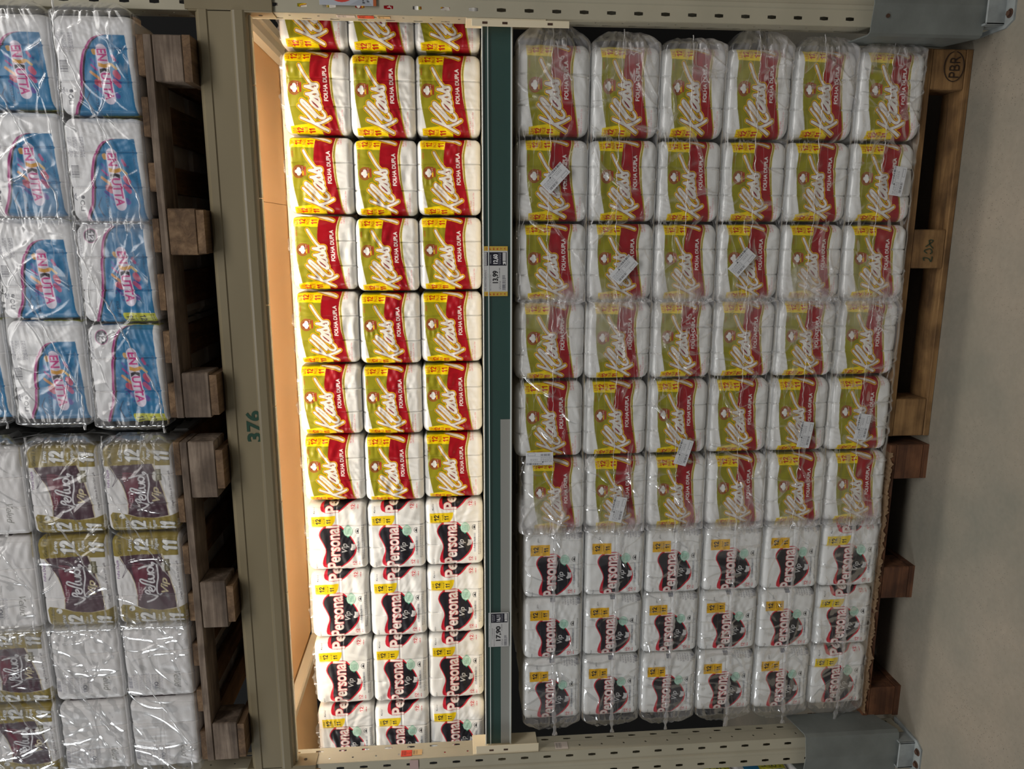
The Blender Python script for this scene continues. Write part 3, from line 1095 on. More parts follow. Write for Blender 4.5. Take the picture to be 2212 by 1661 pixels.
ORD = ['zeroth', 'first', 'second', 'third', 'fourth', 'fifth', 'sixth', 'seventh', 'eighth', 'ninth', 'tenth', 'eleventh', 'twelfth']
A_K = art_klass()
A_P = art_personal()
A_L = art_personal(True)
A_E = art_enxutta()
A_EB = art_enxutta(True)
A_V = art_velud()
A_VB = art_velud(True)
MPK = (922, 800, 6750, 6232)
MPK2 = (856, 800, 7350, 6300)
MPP = (652, 838, 6440, 6720)
MPE = (710, 860, 5900, 5400)
MPV = (710, 830, 5900, 5330)
rnd = random.Random(5)
MESH = {}
for kind, art, mp, W, H, n, g, sf, mt, va in (
        ('klass', A_K, MPK, .233, .196, 3, 1.0, 1.0, 'print', 4),
        ('klass_low', A_K, MPK2, .233, .196, 3, 1.0, 1.0, 'print', 4),
        ('personal', A_P, MPP, .233, .194, 3, .9, 1.1, 'print_dull', 3),
        ('lleva', A_L, MPP, .228, .198, 2, .8, .8, 'print_dull', 2),
        ('enx', A_E, MPE, .262, .204, 3, 1.1, 1.1, 'print_dull', 2),
        ('enxback', A_EB, MPE, .262, .204, 3, .9, 1.1, 'print_dull', 2),
        ('velud', A_V, MPV, .268, .204, 3, .9, 1.0, 'print_dull', 2),
        ('veludback', A_VB, MPV, .250, .204, 3, .9, 1.2, 'print_dull', 2)):
    L = []
    for v in range(va):
        me = pack_mesh('wrapper', art, mp, W, H, rolls=n, seed=len(kind) * 31 + v * 7 + 3, groove=g, soft=sf, style={'klass': 'band', 'klass_low': 'band', 'personal': 'blob', 'lleva': 'blob'}.get(kind, ''), rc=0.034 if kind.startswith('klass') else 0.026)
        me.materials.append(MT[mt])
        L.append(me)
    MESH[kind] = (L, W, H, [fin_mesh('folded_film_end', W, k + 1) for k in range(2)])


def pack(kind, x, y, z, label, group, W=None, H=None, rz=None, fin=True, name='toilet_paper_pack'):
    L, W0, H0, fins = MESH[kind]
    o = empty(name, (x, y, z), rnd.uniform(-.012, .012) if rz is None else rz)
    tag(o, label, 'toilet paper', group)
    q = bpy.data.objects.new('wrapper', rnd.choice(L))
    q.scale = ((W or W0) / W0, 1, (H or H0) / H0)
    q.parent = o
    COL.objects.link(q)
    if fin:
        f = bpy.data.objects.new('folded_film_end', rnd.choice(fins))
        f.location = (0, 0, (H or H0))
        f.scale = ((W or W0) / W0, 1, 1)
        f.parent = o
        COL.objects.link(f)
    return o


# ------------------------------------------------------------------ flat printed things
def panel(name, art, box, org, ux, uz, w, h, mat, parent=None, nx=120, nz=90, warp=None, thick=0.0006):
    """box=(xa,xb,ya,yb) art area ; x art runs down (h), y art runs leftwards (w)"""
    xa, xb, ya, yb = box
    ux, uz, org = Vector(ux), Vector(uz), Vector(org)
    U, V_ = np.meshgrid(np.linspace(0, 1, nx), np.linspace(0, 1, nz))
    C = art.sample(xb - V_ * (xb - xa), yb - U * (yb - ya)).reshape(-1, 3)
    un = ux.cross(uz).normalized()
    vs = []
    for a, b in zip(U.ravel(), V_.ravel()):
        d = warp(a, b) if warp else 0.0
        vs.append(org + ux * (w * a) + uz * (h * b) + un * d)
    F = [(j * nx + i, j * nx + i + 1, (j + 1) * nx + i + 1, (j + 1) * nx + i) for j in range(nz - 1) for i in range(nx - 1)]
    o = mesh_obj(name, vs, F, mat, parent, True)
    at = o.data.attributes.new('print', 'FLOAT_COLOR', 'POINT')
    Ca = np.ones((len(vs), 4), np.float32)
    Ca[:, :3] = C
    at.data.foreach_set('color', Ca.reshape(-1))
    if thick:
        solidify(o, thick, -1)
    return o


def text_mesh(name, body, org, ux, uz, w, cap, mat, parent=None, off=0.0, thick=0.0006):
    vs, ts = glyphs(body, off, 0)
    a, b = vs[:, 0].min(), vs[:, 0].max()
    ux, uz, org = Vector(ux), Vector(uz), Vector(org)
    P = [org + ux * ((v[0] - a) / (b - a) * w) + uz * (v[1] * cap / .7) for v in vs]
    o = mesh_obj(name, P, [tuple(int(i) for i in t) for t in ts], mat, parent)
    return solidify(o, thick, 0)


# ================================================================== SETTING
def structure(o):
    o['kind'] = 'structure'
    return o


m, nt, p, out = new_mat('polished_concrete')
tc = N(nt, 'ShaderNodeTexCoord')
n1 = N(nt, 'ShaderNodeTexNoise')
n1.inputs['Scale'].default_value = 1.6
n1.inputs['Detail'].default_value = 8
n1.inputs['Roughness'].default_value = 0.6
r1 = N(nt, 'ShaderNodeValToRGB')
r1.color_ramp.elements[0].position = .3
r1.color_ramp.elements[0].color = rgb(118, 118, 108)
r1.color_ramp.elements[1].position = .7
r1.color_ramp.elements[1].color = rgb(158, 147, 132)
n2 = N(nt, 'ShaderNodeTexVoronoi')
n2.inputs['Scale'].default_value = 130
n3 = N(nt, 'ShaderNodeTexNoise')
n3.inputs['Scale'].default_value = 3.2
r2 = N(nt, 'ShaderNodeValToRGB')
r2.color_ramp.elements[0].position = .10
r2.color_ramp.elements[0].color = (1, 1, 1, 1)
r2.color_ramp.elements[1].position = .17
r2.color_ramp.elements[1].color = (0, 0, 0, 1)
r3 = N(nt, 'ShaderNodeValToRGB')
r3.color_ramp.elements[0].position = .42
r3.color_ramp.elements[1].position = .62
mu = N(nt, 'ShaderNodeMath', operation='MULTIPLY')
n4 = N(nt, 'ShaderNodeTexNoise')
n4.inputs['Scale'].default_value = 60
n4.inputs['Detail'].default_value = 4
mx = N(nt, 'ShaderNodeMix', data_type='RGBA')
mx.inputs[7].default_value = rgb(52, 52, 50)
mx2 = N(nt, 'ShaderNodeMix', data_type='RGBA', blend_type='OVERLAY')
mx2.inputs[0].default_value = 0.12
for a in (n1, n2, n3, n4):
    nt.links.new(tc.outputs['Object'], a.inputs['Vector'])
nt.links.new(n1.outputs['Fac'], r1.inputs[0])
nt.links.new(n2.outputs['Distance'], r2.inputs[0])
nt.links.new(n3.outputs['Fac'], r3.inputs[0])
nt.links.new(r2.outputs[0], mu.inputs[0])
nt.links.new(r3.outputs[0], mu.inputs[1])
nt.links.new(mu.outputs[0], mx.inputs[0])
nt.links.new(r1.outputs[0], mx2.inputs[6])
nt.links.new(n4.outputs['Fac'], mx2.inputs[7])
nt.links.new(mx2.outputs[2], mx.inputs[6])
nt.links.new(mx.outputs[2], p.inputs['Base Color'])
p.inputs['Roughness'].default_value = 0.42
MT['floor'] = m
b = MB()
b.box(-6, 5, -6, 3, -0.08, 0.0)
structure(b.build('floor', MT['floor']))
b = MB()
b.box(-6, 5, 1.55, 1.63, 0, 5.0)  # black panel added behind the rack to keep stray light out of gaps
structure(b.build('back_light_block', MT['dark']))
# ================================================================== RACK
YF = -0.07          # front of the uprights
POST = (0.621, -1.764)
ZTOP = 3.3


def holed_strip(mb, fn, u0, u1, v0, v1, pitch, holes):
    """strip in (u,v) with a repeating hole ; holes: polygon around (uc, 0)"""
    n = int((v1 - v0) / pitch)
    v = v0
    for k in range(n):
        hv = [(a, v + pitch / 2 + b_) for a, b_ in holes]
        outer = [(u0, v), (u1, v), (u1, v + pitch), (u0, v + pitch)]
        tri = tessellate_polygon([[Vector((a, b_, 0)) for a, b_ in outer], [Vector((a, b_, 0)) for a, b_ in hv]])
        al = outer + hv
        mb.add([fn(a, b_) for a, b_ in al], [tuple(t) for t in tri])
        v += pitch
    if v < v1 - 1e-5:
        mb.add([fn(u0, v), fn(u1, v), fn(u1, v1), fn(u0, v1)], [(0, 1, 2, 3)])


def slot(c, w=0.0058, h=0.0128):
    return [(c - w * .75, -h), (c, -h * 1.0), (c + w * .75, -h), (c + w, -h * .0), (c + w * .75, h), (c, h), (c - w * .75, h), (c - w, 0)]


def dot(c, r=0.0042, n=8):
    return [(c + r * math.cos(2 * PI * i / n), r * math.sin(2 * PI * i / n)) for i in range(n)]


def upright(xc, name_label):
    o = empty('rack_upright', (xc, 0, 0))
    tag(o, name_label, 'rack post', 'perforated uprights of the rack')
    hw = 0.05
    y0 = YF
    b = MB()
    z0, z1 = 0.012, ZTOP
    pt = 0.0762
    # front web, two slot columns and a raised rib between them
    for s in (-1, 1):
        f = (lambda a, v, s=s: (s * a, y0, v))
        holed_strip(b, f, 0.008, hw, z0, z1, pt, slot(0.031, .0052, .0125))
    b.add([(-0.008, y0, z0), (-0.0045, y0 - .004, z0), (0.0045, y0 - .004, z0), (0.008, y0, z0), (-0.008, y0, z1), (-0.0045, y0 - .004, z1), (0.0045, y0 - .004, z1), (0.008, y0, z1)],
          [(0, 1, 5, 4), (1, 2, 6, 5), (2, 3, 7, 6)])
    w = b.build('slotted_web', MT['paint'], o)
    solidify(w, 0.002, 0)
    for s in (-1, 1):
        b = MB()
        holed_strip(b, (lambda a, v, s=s: (s * hw, y0 + a, v)), 0, 0.045, z0 + pt / 2, z1, pt, dot(0.024, .0038))
        b.add([(s * hw, y0, z0), (s * hw, y0 + .045, z0), (s * hw, y0 + .045, z0 + pt / 2), (s * hw, y0, z0 + pt / 2)], [(0, 1, 2, 3)])
        st = hw - 0.003
        b.add([(s * hw, y0 + .045, z0), (s * st, y0 + .049, z0), (s * st, y0 + .049, z1), (s * hw, y0 + .045, z1)], [(0, 1, 2, 3)])
        holed_strip(b, (lambda a, v, s=s: (s * st, y0 + .049 + a, v)), 0, 0.031, z0, z1, pt, slot(0.015, .0048, .0125))
        w = b.build('side_flange', MT['paint'], o)
        solidify(w, 0.0018, 0)
    b = MB()  # added plate closing the open back of the post so its slots look dark
    b.box(-hw + .004, hw - .004, y0 + .081, y0 + .083, z0, 1.44)
    b.build('slot_shade_plate', MT['paint'], o)
    # foot plate with rusty anchor bolts
    b = MB()
    b.prism([(-.044, -.158), (.044, -.158), (.060, -.128), (.060, .0), (-.060, .0), (-.060, -.128)], lambda p_, q_, t: (p_, q_, t), 0.0, 0.006)
    fp = b.build('foot_plate', MT['foot'], o)
    b = MB()
    b.box(-.050, .050, -.124, -.118, 0.004, 0.060, .002)
    b.box(-.050, -.045, -.124, -.03, 0.004, 0.060)
    b.box(.045, .050, -.124, -.03, 0.004, 0.060)
    b.build('foot_bracket', MT['foot'], o)
    for s in (-1, 1):
        b = MB()
        b.cyl((s * .024, -.142, .0055), (0, 0, 1), .0125, .0015, 16)
        b.cyl((s * .024, -.142, .007), (0, 0, 1), .008, .006, 6)
        b.build('anchor_bolt', MT['rust'], fp)
    return o


def guard(xc, lab):
    o = empty('upright_guard', (xc, 0, 0))
    tag(o, lab, 'post guard', 'grey steel guards at the foot of the uprights')
    pr = [(.079, .012), (.077, -.088), (.072, -.1), (0.002, -.112), (-.072, -.1), (-.077, -.088), (-.079, .012)]
    b = MB()
    n = len(pr)
    zs0, zs1 = .052, .385
    V = []
    for zi, (px_, py_) in enumerate(pr):
        top = zs1 + (0.022 if abs(px_) > .0785 else 0.0)
        bot = zs0 + (0.05 if abs(px_) > .0785 and py_ > 0 else 0)
        V += [(px_, py_, bot), (px_, py_, top)]
    b.add(V, [(2 * i, 2 * i + 2, 2 * i + 3, 2 * i + 1) for i in range(n - 1)])
    g = b.build('guard_shell', MT['guard'], o)
    solidify(g, 0.004, 0)
    b = MB()
    b.cyl((-.03 if xc > 0 else .0, -.1085, .352 - .01), (0, -1, 0), .0055, .004, 10)
    b.build('screw', MT['rust'], g)
    return o


upright(POST[0], 'cream perforated steel upright at the photo\'s top edge, carrying a prohibition sign')
upright(POST[1], 'cream perforated steel upright at the photo\'s bottom edge, with red sticker and pink tape')
guard(POST[0], 'grey steel guard on the upright foot beside the PBR-stamped pallet')
guard(POST[1], 'scuffed grey steel guard on the upright foot beside the torn cardboard')

# ---- load beam 376
o = empty('load_beam', (0, 0, 2.10))
tag(o, 'cream steel load beam numbered 376 above the lit shelf', 'rack beam')
x0, x1 = POST[1] + .05, POST[0] - .05


def pz(dy, dz):
    return (dy, dz)


prof = [(-.078, .128), (-.082, .122), (-.082, .103), (-.079, .100), (-.079, .040), (-.082, .036), (-.083, .030), (-.082, .010), (-.078, .004), (-.07, .0), (-.035, .0), (-.028, .006), (-.028, .128), (-.036, .134), (-.07, .134)]
b = MB()
b.prism(prof, lambda p_, q_, t: (t, p_, q_), x0 - .0, x1)
b.build('beam_body', MT['beam'], o, False)
for s, xc in ((1, POST[0]), (-1, POST[1])):
    b = MB()
    xa, xb = (xc - .05, xc + .04) if s > 0 else (xc - .04, xc + .05)
    b.box(xa, xb, -.079, -.0745, -.068, .158, .001)
    xi = xc - s * .05
    b.box(min(xi, xi - s * .004), max(xi, xi - s * .004), -.079, -.018, -.068, .150, .001)
    ec = b.build('end_connector', MT['beam'], o)
    for k in range(3):
        b = MB()
        zc = 2.10 - 2.10 + (-.03, .04, .115)[k]
        xx = xc + (.012 if s > 0 else -.012)
        b.add([(xx, -.0796, zc + .012), (xx + .02, -.0796, zc + .012), (xx + .02, -.0796, zc - .006), (xx + .016, -.0796, zc - .006), (xx + .016, -.0796, zc + .008), (xx, -.0796, zc + .008)], [(0, 1, 2, 3, 4, 5)])
        q = b.build('hook_slot', MT['rust'], ec)
        solidify(q, .0006, 0)
    b = MB()
    xi = xc - s * .054
    b.cyl((xi, -.048, -.03), (-s, 0, 0), .0055, .0008, 14)
    b.build('bolt_hole', MT['black'], ec)
# number
text_mesh('painted_number', '376', (-.612, -.0802, .036), (1, 0, 0), (0, 0, 1), .094, .038, MT['green_ink'], o, off=.028)
# diffuser strip along the lower edge
b = MB()
x = x0 + .004
k = 0
while x < x1 - .01:
    xe = min(x + .30, x1 - .004)
    b.box(x, xe - .003, -.058, -.040, -.006, .0005, .001)
    x = xe
b.build('cable_strip', plain('warm_white_strip', rgb(232, 220, 190), .4), o)

# ---- lamp hidden behind the beam : battens with tubes
LZ = 2.168
for k, (xa, xb) in enumerate(((-1.66, -.93), (-.90, -.17), (-.14, .53), (-2.58, -1.86))):
    o = empty('batten_lamp', ((xa + xb) / 2, 0.0, LZ))
    tag(o, 'slim white lamp batten behind beam 376, ' + ('nearest photo bottom in this bay', 'middle of three', 'nearest photo top', 'in the neighbouring bay')[k], 'lamp', 'lamp battens behind the beam')
    hx = (xb - xa) / 2
    b = MB()
    b.box(-hx, hx, -.018, .018, .01, .034, .003)
    lh = b.build('lamp_housing', MT['cream'], o)
    b = MB()
    b.cyl((-hx + .01, 0, 0), (1, 0, 0), .008, 2 * hx - .02, 12)
    b.build('lamp_tube', MT['tube'], lh)
    area('lamp_down_light', ((xa + xb) / 2, 0.0, LZ - .012), ((xa + xb) / 2, 0.12, 1.45), xb - xa, .02, 1.45, (1.0, 0.92, 0.80), 130)
    area('deck_fill_light', ((xa + xb) / 2, 0.022, LZ - .004), ((xa + xb) / 2, 0.70, 2.20), xb - xa, .02, 1.7, (1.0, 0.92, 0.80), 70)  # added fill aimed up and back to brighten the deck boards
# ---- decking under the pallets, braces and rear beam
for k, (xa, xb, l) in enumerate(((.098, .70, 'nearest the prohibition sign'), (-1.73, .0965, 'longest, behind the number 376'), (-2.6, -1.775, 'beyond the brace near the photo bottom'))):
    b = MB()
    b.box(xa, xb, -.0275, .86, 2.205, 2.223)
    t = b.build('deck_board', MT['beige'])
    tag(t, 'beige deck board over the lit shelf, ' + l, 'board', 'beige deck boards over the shelf')
for xa, xb, l in ((.610, .700, 'top'), (-1.775, -1.735, 'bottom')):
    o = empty('frame_brace', ((xa + xb) / 2, 0, 2.0))
    tag(o, 'cream depthwise frame brace under the deck, at the photo %s' % l, 'brace', 'cream frame braces')
    hx = (xb - xa) / 2
    b = MB()
    pr = [(-hx, .20), (-hx, .168), (-hx + .006, .162), (hx - .006, .162), (hx, .168), (hx, .20)]
    if l == 'top':
        pr = [(-hx, .203), (-hx, .172), (-hx + .018, .168), (-hx + .024, .178), (.01, .178), (.016, .168), (hx, .168), (hx, .203)]
    b.prism(pr, lambda p_, q_, t: (p_, t, q_), .012, .80)
    b.build('brace_channel', MT['cream'], o)
o = empty('rear_beam', (-.57, .83, 2.08))
tag(o, 'cream rear beam closing the back of the lit shelf', 'rack beam')
b = MB()
b.box(-1.20, 1.25, -.025, .02, -.01, .122, .004)
b.build('beam_body', MT['cream'], o)
b = MB()
b.box(-1.6, 1.6, .026, .034, -.62, -.02)
b.build('back_panel', MT['cream'], o)

# ---- shelf carrying the bright packs
SZ = 1.468
o = empty('shelf', (-.57, 0, SZ))
tag(o, 'cream steel shelf carrying the brightly lit packs', 'shelf')
b = MB()
b.box(x0 + .572, x1 + .568, -.012, .80, -.022, 0.0, .002)
b.build('shelf_deck', MT['cream'], o)
b = MB()
b.box(x0 + .572, x1 + .568, -.024, -.013, -.082, .004, .003)
b.build('front_beam', MT['cream'], o)
for s, xc in ((1, POST[0] - .05 + .57), (-1, POST[1] + .05 + .57)):
    b = MB()
    xa, xb = (xc - .004, xc - .0005) if s > 0 else (xc + .0005, xc + .004)
    b.box(xa, xb, -.068, .03, -.17, .05, .001)
    if s > 0:
        b.box(xc - .022, xc - .004, -.068, -.0655, -.235, .035, .001)
    else:
        b.box(xc + .004, xc + .032, -.068, -.0655, -.17, .04, .001)
    eb = b.build('end_bracket', MT['cream'], o)
    for k in range(2 if s < 0 else 3):
        b = MB()
        zz = (.0, -.055, -.18)[k] if s > 0 else (-.01, -.058)[k]
        xx = xc - .016 if s > 0 else xc + .012
        b.box(xx, xx + .006, -.0687, -.068, zz - .008, zz + .006)
        b.build('hook_slot', MT['rust'], eb)
    b = MB()
    b.box(min(xc, xc - s * .012), max(xc, xc - s * .012), .03, .78, -.082, -.022)
    b.build('side_rail', MT['paint'], o)

# ---- price rail
o = empty('price_rail', (-.57, -.03, 1.39))
tag(o, 'dark green price rail with clear lip along the shelf front', 'price rail')
rx0, rx1 = x0 + .57 + .012, x1 + .57 - .012
b = MB()
b.box(rx0, rx1, -.001, .003, .003, .083)
b.build('green_insert', MT['green'], o)
b = MB()
b.box(rx0, 0.0, -.0025, -.0012, .003, .033)
b.build('grey_insert', MT['rail_grey'], o)
b = MB()
b.box(rx0, rx1, -.008, .003, -.002, .003, .001)
b.box(rx0, rx1, -.008, .003, .081, .085, .001)
b.box(rx0, rx1, -.0085, -.0065, .066, .069, .0005)
b.build('rail_lip', MT['rail_lip'], o)
b = MB()
b.box(rx0, rx1, -.0065, -.0055, .002, .082)
b.build('clear_cover', MT['clear'], o)


def price_art(offer, p1, p2):
    c = Canvas(0, 420, 0, 880, (196, 196, 196), .8)
    if offer:
        c.rect(0, 420, 0, 80, (200, 168, 70))
        c.rect(0, 420, 800, 880, (200, 168, 70))
        for y in (18, 818):
            for k, ch in enumerate('OFERTA'):
                c.text(ch, 60 + k * 64, y + 44, y + 4, 26, (170, 40, 30), .03)
    a, e = (80, 800) if offer else (0, 880)
    c.rect(10, 400, a + 24, a + 260, (26, 26, 40))
    c.rect(12, 52, a + 30, a + 255, (190, 190, 190))
    c.text('ATACADO', 46, a + 245, a + 50, 24, (30, 30, 40), .0)
    c.text('A PARTIR DE', 96, a + 240, a + 50, 20, (205, 205, 210), 0)
    c.text('DESCONTO', 130, a + 220, a + 70, 20, (190, 190, 200), 0)
    c.text(p2, 240, a + 228, a + 60, 72, (232, 232, 236), .03)
    c.lines(262, 312, a + 40, a + 240, 2, (170, 170, 180), 4, .35)
    c.rect(330, 385, a + 30, a + 180, (196, 196, 196))
    c.poly([(332, a + 190), (385, a + 190), (385, a + 250), (360, a + 215), (340, a + 250)], (225, 225, 225))
    c.rect(2, 30, a + 330, e - 16, (196, 196, 196))
    c.text('PAPEL HIGIENICO FOLHA DUPLA 12', 42, e - 10, a + 340, 28, (34, 34, 40), .012)
    c.text('(1) UNIDADE', 92, e - 200, a + 400, 22, (60, 60, 66), 0)
    c.text('PRECO POR UNIDADE EM R$', 128, e - 20, a + 420, 20, (70, 70, 76), 0)
    c.text(p1, 244, e - 150, a + 350, 88, (22, 22, 26), .04)
    c.lines(268, 310, e - 190, e - 30, 2, (80, 80, 86), 9, .4)
    c.lines(268, 290, a + 300, a + 470, 1, (60, 60, 66), 2, .6)
    c.barcode(322, 372, e - 290, e - 16, (60, 60, 78), 2)
    c.lines(376, 394, e - 240, e - 20, 1, (60, 60, 66), 3, .5)
    return c.finish()


t = panel('price_tag', price_art(True, '13,99', '12,60'), (0, 420, 0, 880), (-.190, -.0375, 1.401), (1, 0, 0), (0, 0, 1), .146, .071, MT['paper'], None, 260, 130)
tag(t, 'price tag reading 13,99 and 12,60 with yellow offer edges on green rail', 'price tag')
t = panel('price_tag', price_art(False, '17,90', '16,11'), (0, 420, 0, 880), (-1.338, -.0375, 1.397), (1, 0, 0), (0, 0, 1), .122, .066, MT['paper'], None, 240, 130)
tag(t, 'plain grey price tag reading 17,90 and 16,11 on the rail', 'price tag')


# ================================================================== PACKS
# bright shelf
XB = [.523, .279, .045, -.187, -.420, -.655, -.885]
PB = [-1.128, -1.381, -1.637, -1.89]
ZR = [1.4715, 1.668, 1.862]
LAY = ['beside green rail', 'middle layer', 'beside beige deck']
LAYN = ['layer beside green rail', 'middle layer', 'layer beside beige deck']
HR = [.1945, .192, .196]
g1, g2 = 'red and olive packs on the lit shelf', 'black logo packs on the lit shelf'
XS = [.757] + XB + PB
for r_ in range(3):
    for c_ in range(11):
        xa, xb = XS[c_], XS[c_ + 1]
        if c_ < 7:
            W = (xa - xb) - .004
            jx = [0, -.003, .002][r_]
            pack('klass', (xa + xb) / 2 + jx, .12 + rnd.uniform(-.006, .006), ZR[r_], 'red olive toilet paper pack on lit shelf, %s, %s from photo top' % (LAYN[r_], ORD[c_ + 1]), g1, W, HR[r_], fin=(r_ == 2))
        else:
            W = (xa - xb) - .004
            jx = [-.0, .014, .0][r_]
            nm = 'black logo white pack on lit shelf, %s, %s from photo bottom' % (LAYN[r_], ORD[11 - c_])
            if c_ == 10:
                W = .24
            pack('personal', (xa + xb) / 2 - [.0, .004, .0][r_], .122 + rnd.uniform(-.004, .004), ZR[r_], nm, g2, W, HR[r_], fin=(r_ == 2))

# floor pallets
XL = [.528, .2675, .025, -.210, -.457, -.708, -.955, -1.189, -1.411, -1.642]
Z1 = [.150, .358, .556, .757, .954, 1.160, 1.378]
Z2 = [.138, .343, .544, .749, .945, 1.147, 1.349]
g3, g4 = 'red and olive packs bagged on the floor pallets', 'black logo packs bagged on the floor pallet'
for r_ in range(6):
    for c_ in range(9):
        xa, xb = XL[c_], XL[c_ + 1]
        ZZ = Z1 if c_ < 5 else Z2
        z, h = ZZ[r_] + .002, ZZ[r_ + 1] - ZZ[r_] - .006
        yy = -.012 + rnd.uniform(-.004, .004)
        sh = [0, .0, -.004, -.006, -.006, -.01][r_] * 0
        if c_ < 6:
            pack('klass_low', (xa + xb) / 2, yy, z, 'bagged red olive toilet paper pack, %s layer above floor, %s from photo top' % (ORD[r_ + 1], ORD[c_ + 1]), g3, xa - xb - .005, h, fin=False)
        else:
            lv = 'personal' if r_ == 0 or (r_ == 5 and False) else 'lleva'
            pack(lv, (xa + xb) / 2, yy, z, 'bagged black logo toilet paper pack, %s layer above floor, %s from photo bottom' % (ORD[r_ + 1], ORD[9 - c_]), g4, xa - xb - .004, h, fin=False)

# upper pallets
YU = -.125
EX = [.545, .293, .020, -.254, -.542]
ZU = [2.376, 2.584, 2.795, 3.005]
g5 = 'blue packs on the pallet above the beam'
for r_ in range(3):
    for c_ in range(4):
        sx = [0, .012, .020][r_]
        kind = 'enx' if (r_ == 0 and c_ >= 2) else 'enxback'
        xa, xb = EX[c_] + sx * (1 if c_ else 0), EX[c_ + 1] + sx
        pack(kind, (xa + xb) / 2, YU, ZU[r_], 'blue white toilet paper pack, %s layer above beam 376, %s from photo top' % (ORD[r_ + 1], ORD[c_ + 1]), g5, xa - xb - .005, ZU[r_ + 1] - ZU[r_] - .006, fin=False)
VX = [-.600, -.872, -1.168, -1.415, -1.66]
g6 = 'maroon and gold packs on the pallet above the beam'
g7 = 'plain white packs on the pallet above the beam'
for r_ in range(3):
    for c_ in range(4):
        xa, xb = VX[c_], VX[c_ + 1]
        front = (c_ < 2) if r_ < 2 else (c_ >= 2)
        if front:
            pack('velud', (xa + xb) / 2, YU, ZU[r_] - .002, 'maroon gold toilet paper pack, %s layer above beam 376, %s from photo bottom' % (ORD[r_ + 1], ORD[4 - c_]), g6, xa - xb - .006, .203, fin=False)
        else:
            pack('veludback', (xa + xb) / 2, YU, ZU[r_] - .002, 'plain white-backed toilet paper pack, %s layer above beam 376, %s from photo bottom' % (ORD[r_ + 1], ORD[4 - c_]), g7, xa - xb - .006, .203, fin=False)


# rear rows of the loads: plain white film-wrapped packs, too deep to see one by one
def rear_load(name, x0, x1, y0, y1, z0, z1, nx_, ny_, nz_, lab):
    b = MB()
    for i in range(nx_):
        for j in range(ny_):
            for k in range(nz_):
                if 0 < i < nx_ - 1 and 0 < j and k < nz_ - 1 and 0 < k:
                    continue
                wx, wy, wz = (x1 - x0) / nx_, (y1 - y0) / ny_, (z1 - z0) / nz_
                b.box(x0 + i * wx + .003, x0 + (i + 1) * wx - .003, y0 + j * wy + .002, y0 + (j + 1) * wy - .002, z0 + k * wz + .002, z0 + (k + 1) * wz - .003, .02)
    o = b.build(name, MT['plainwhite'])
    tag(o, lab, 'toilet paper')
    o['kind'] = 'stuff'


MT['plainwhite'] = plain('white_pack_film', rgb(228, 228, 226), .4, bump=.3, bscale=60)
rear_load('rear_pack_rows', -.708, .520, .165, .95, .150, 1.37, 5, 4, 6, 'hidden rear rows of packs behind the bagged red olive packs')
rear_load('rear_pack_rows', -1.636, -.712, .165, .95, .140, 1.34, 4, 4, 6, 'hidden rear rows of packs behind the bagged black logo packs')
rear_load('rear_pack_rows', -1.88, .75, .300, .78, 1.4695, 2.045, 11, 3, 3, 'rear rows of packs deeper on the lit shelf')
rear_load('rear_pack_rows', -.536, .540, .055, .84, 2.376, 3.20, 4, 4, 4, 'hidden rear rows of packs behind the bagged blue packs')
rear_load('rear_pack_rows', -1.66, -.605, .055, .84, 2.376, 3.20, 4, 4, 4, 'hidden rear rows of packs behind the maroon gold packs')


# ================================================================== PALLETS
def pallet(loc, W, D, lab, woods, along, H=0.14, rz=0.0, marks=False, sizes=None, seed=1, base_x=True, group='wooden pallets', ends=True):
    """front face at y=0 ; x centred ; boards and blocks are parts"""
    r = random.Random(seed)
    o = empty('wooden_pallet', loc, rz)
    tag(o, lab, 'pallet', group)
    mx_, my_ = woods
    bz = .02
    bh = H - .02 - .022 - (.02 if along == 'deck_y' else 0.0)
    hw = W / 2
    bw = sizes or (.115, .12, .125)
    xs = (hw - bw[0] / 2, 0.01, -hw + bw[2] / 2)
    # bottom boards
    if base_x:
        for ya, yb in ((.0, .10), (D / 2 - .05, D / 2 + .05), (D - .1, D)):
            b = MB()
            b.box(-hw, hw, ya, yb, 0, bz, .002)
            b.build('bottom_board', mx_, o)
    else:
        for xc in xs:
            b = MB()
            b.prism([(xc - .058, .0), (xc + .058, .0), (xc + .058, bz), (xc - .058, bz)], lambda p_, q_, t: (p_, t, q_), 0.004, D)
            b.build('bottom_board', my_, o)
    for yi, ya in enumerate((0.0, D / 2 - .05, D - .1)):
        for k, xc in enumerate(xs):
            b = MB()
            b.box(xc - bw[k] / 2, xc + bw[k] / 2, ya + (.002 if yi == 0 else 0), ya + .10, bz, bz + bh, .003)
            b.build('spacer_block', mx_ if r.random() < .7 else my_, o)
    z = bz + bh
    if along == 'x':
        for k in range(7):
            yc = .05 + (D - .10) * k / 6
            b = MB()
            b.box(-hw, hw, yc - .05, yc + .05, z, z + .021, .002)
            b.build('deck_board', mx_, o)
    for yc in (.05, D / 2, D - .05) if along != 'x' else ():
        b = MB()
        b.box(-hw, hw, yc - .05, yc + .05, z, z + .021, .002)
        b.build('stringer_board', mx_, o)
    z += .021
    if along == 'deck_y':
        n = 7
        for k in range(n):
            xc = -hw + .05 + (W - .10) * k / (n - 1)
            wd = r.choice((.075, .09, .1)) if 0 < k < n - 1 else .1
            b = MB()
            b.box(xc - wd / 2, xc + wd / 2, r.uniform(0, .012), D - .002, z, z + .019, .002)
            b.build('deck_board', my_, o)
    return o


pw1 = pallet((-.063, .0, 0), 1.195, 1.0, 'light brown wooden floor pallet stamped PBR under bagged red olive packs', (MT['wood_n'], MT['wood_ny']), 'x', H=.148, seed=3)
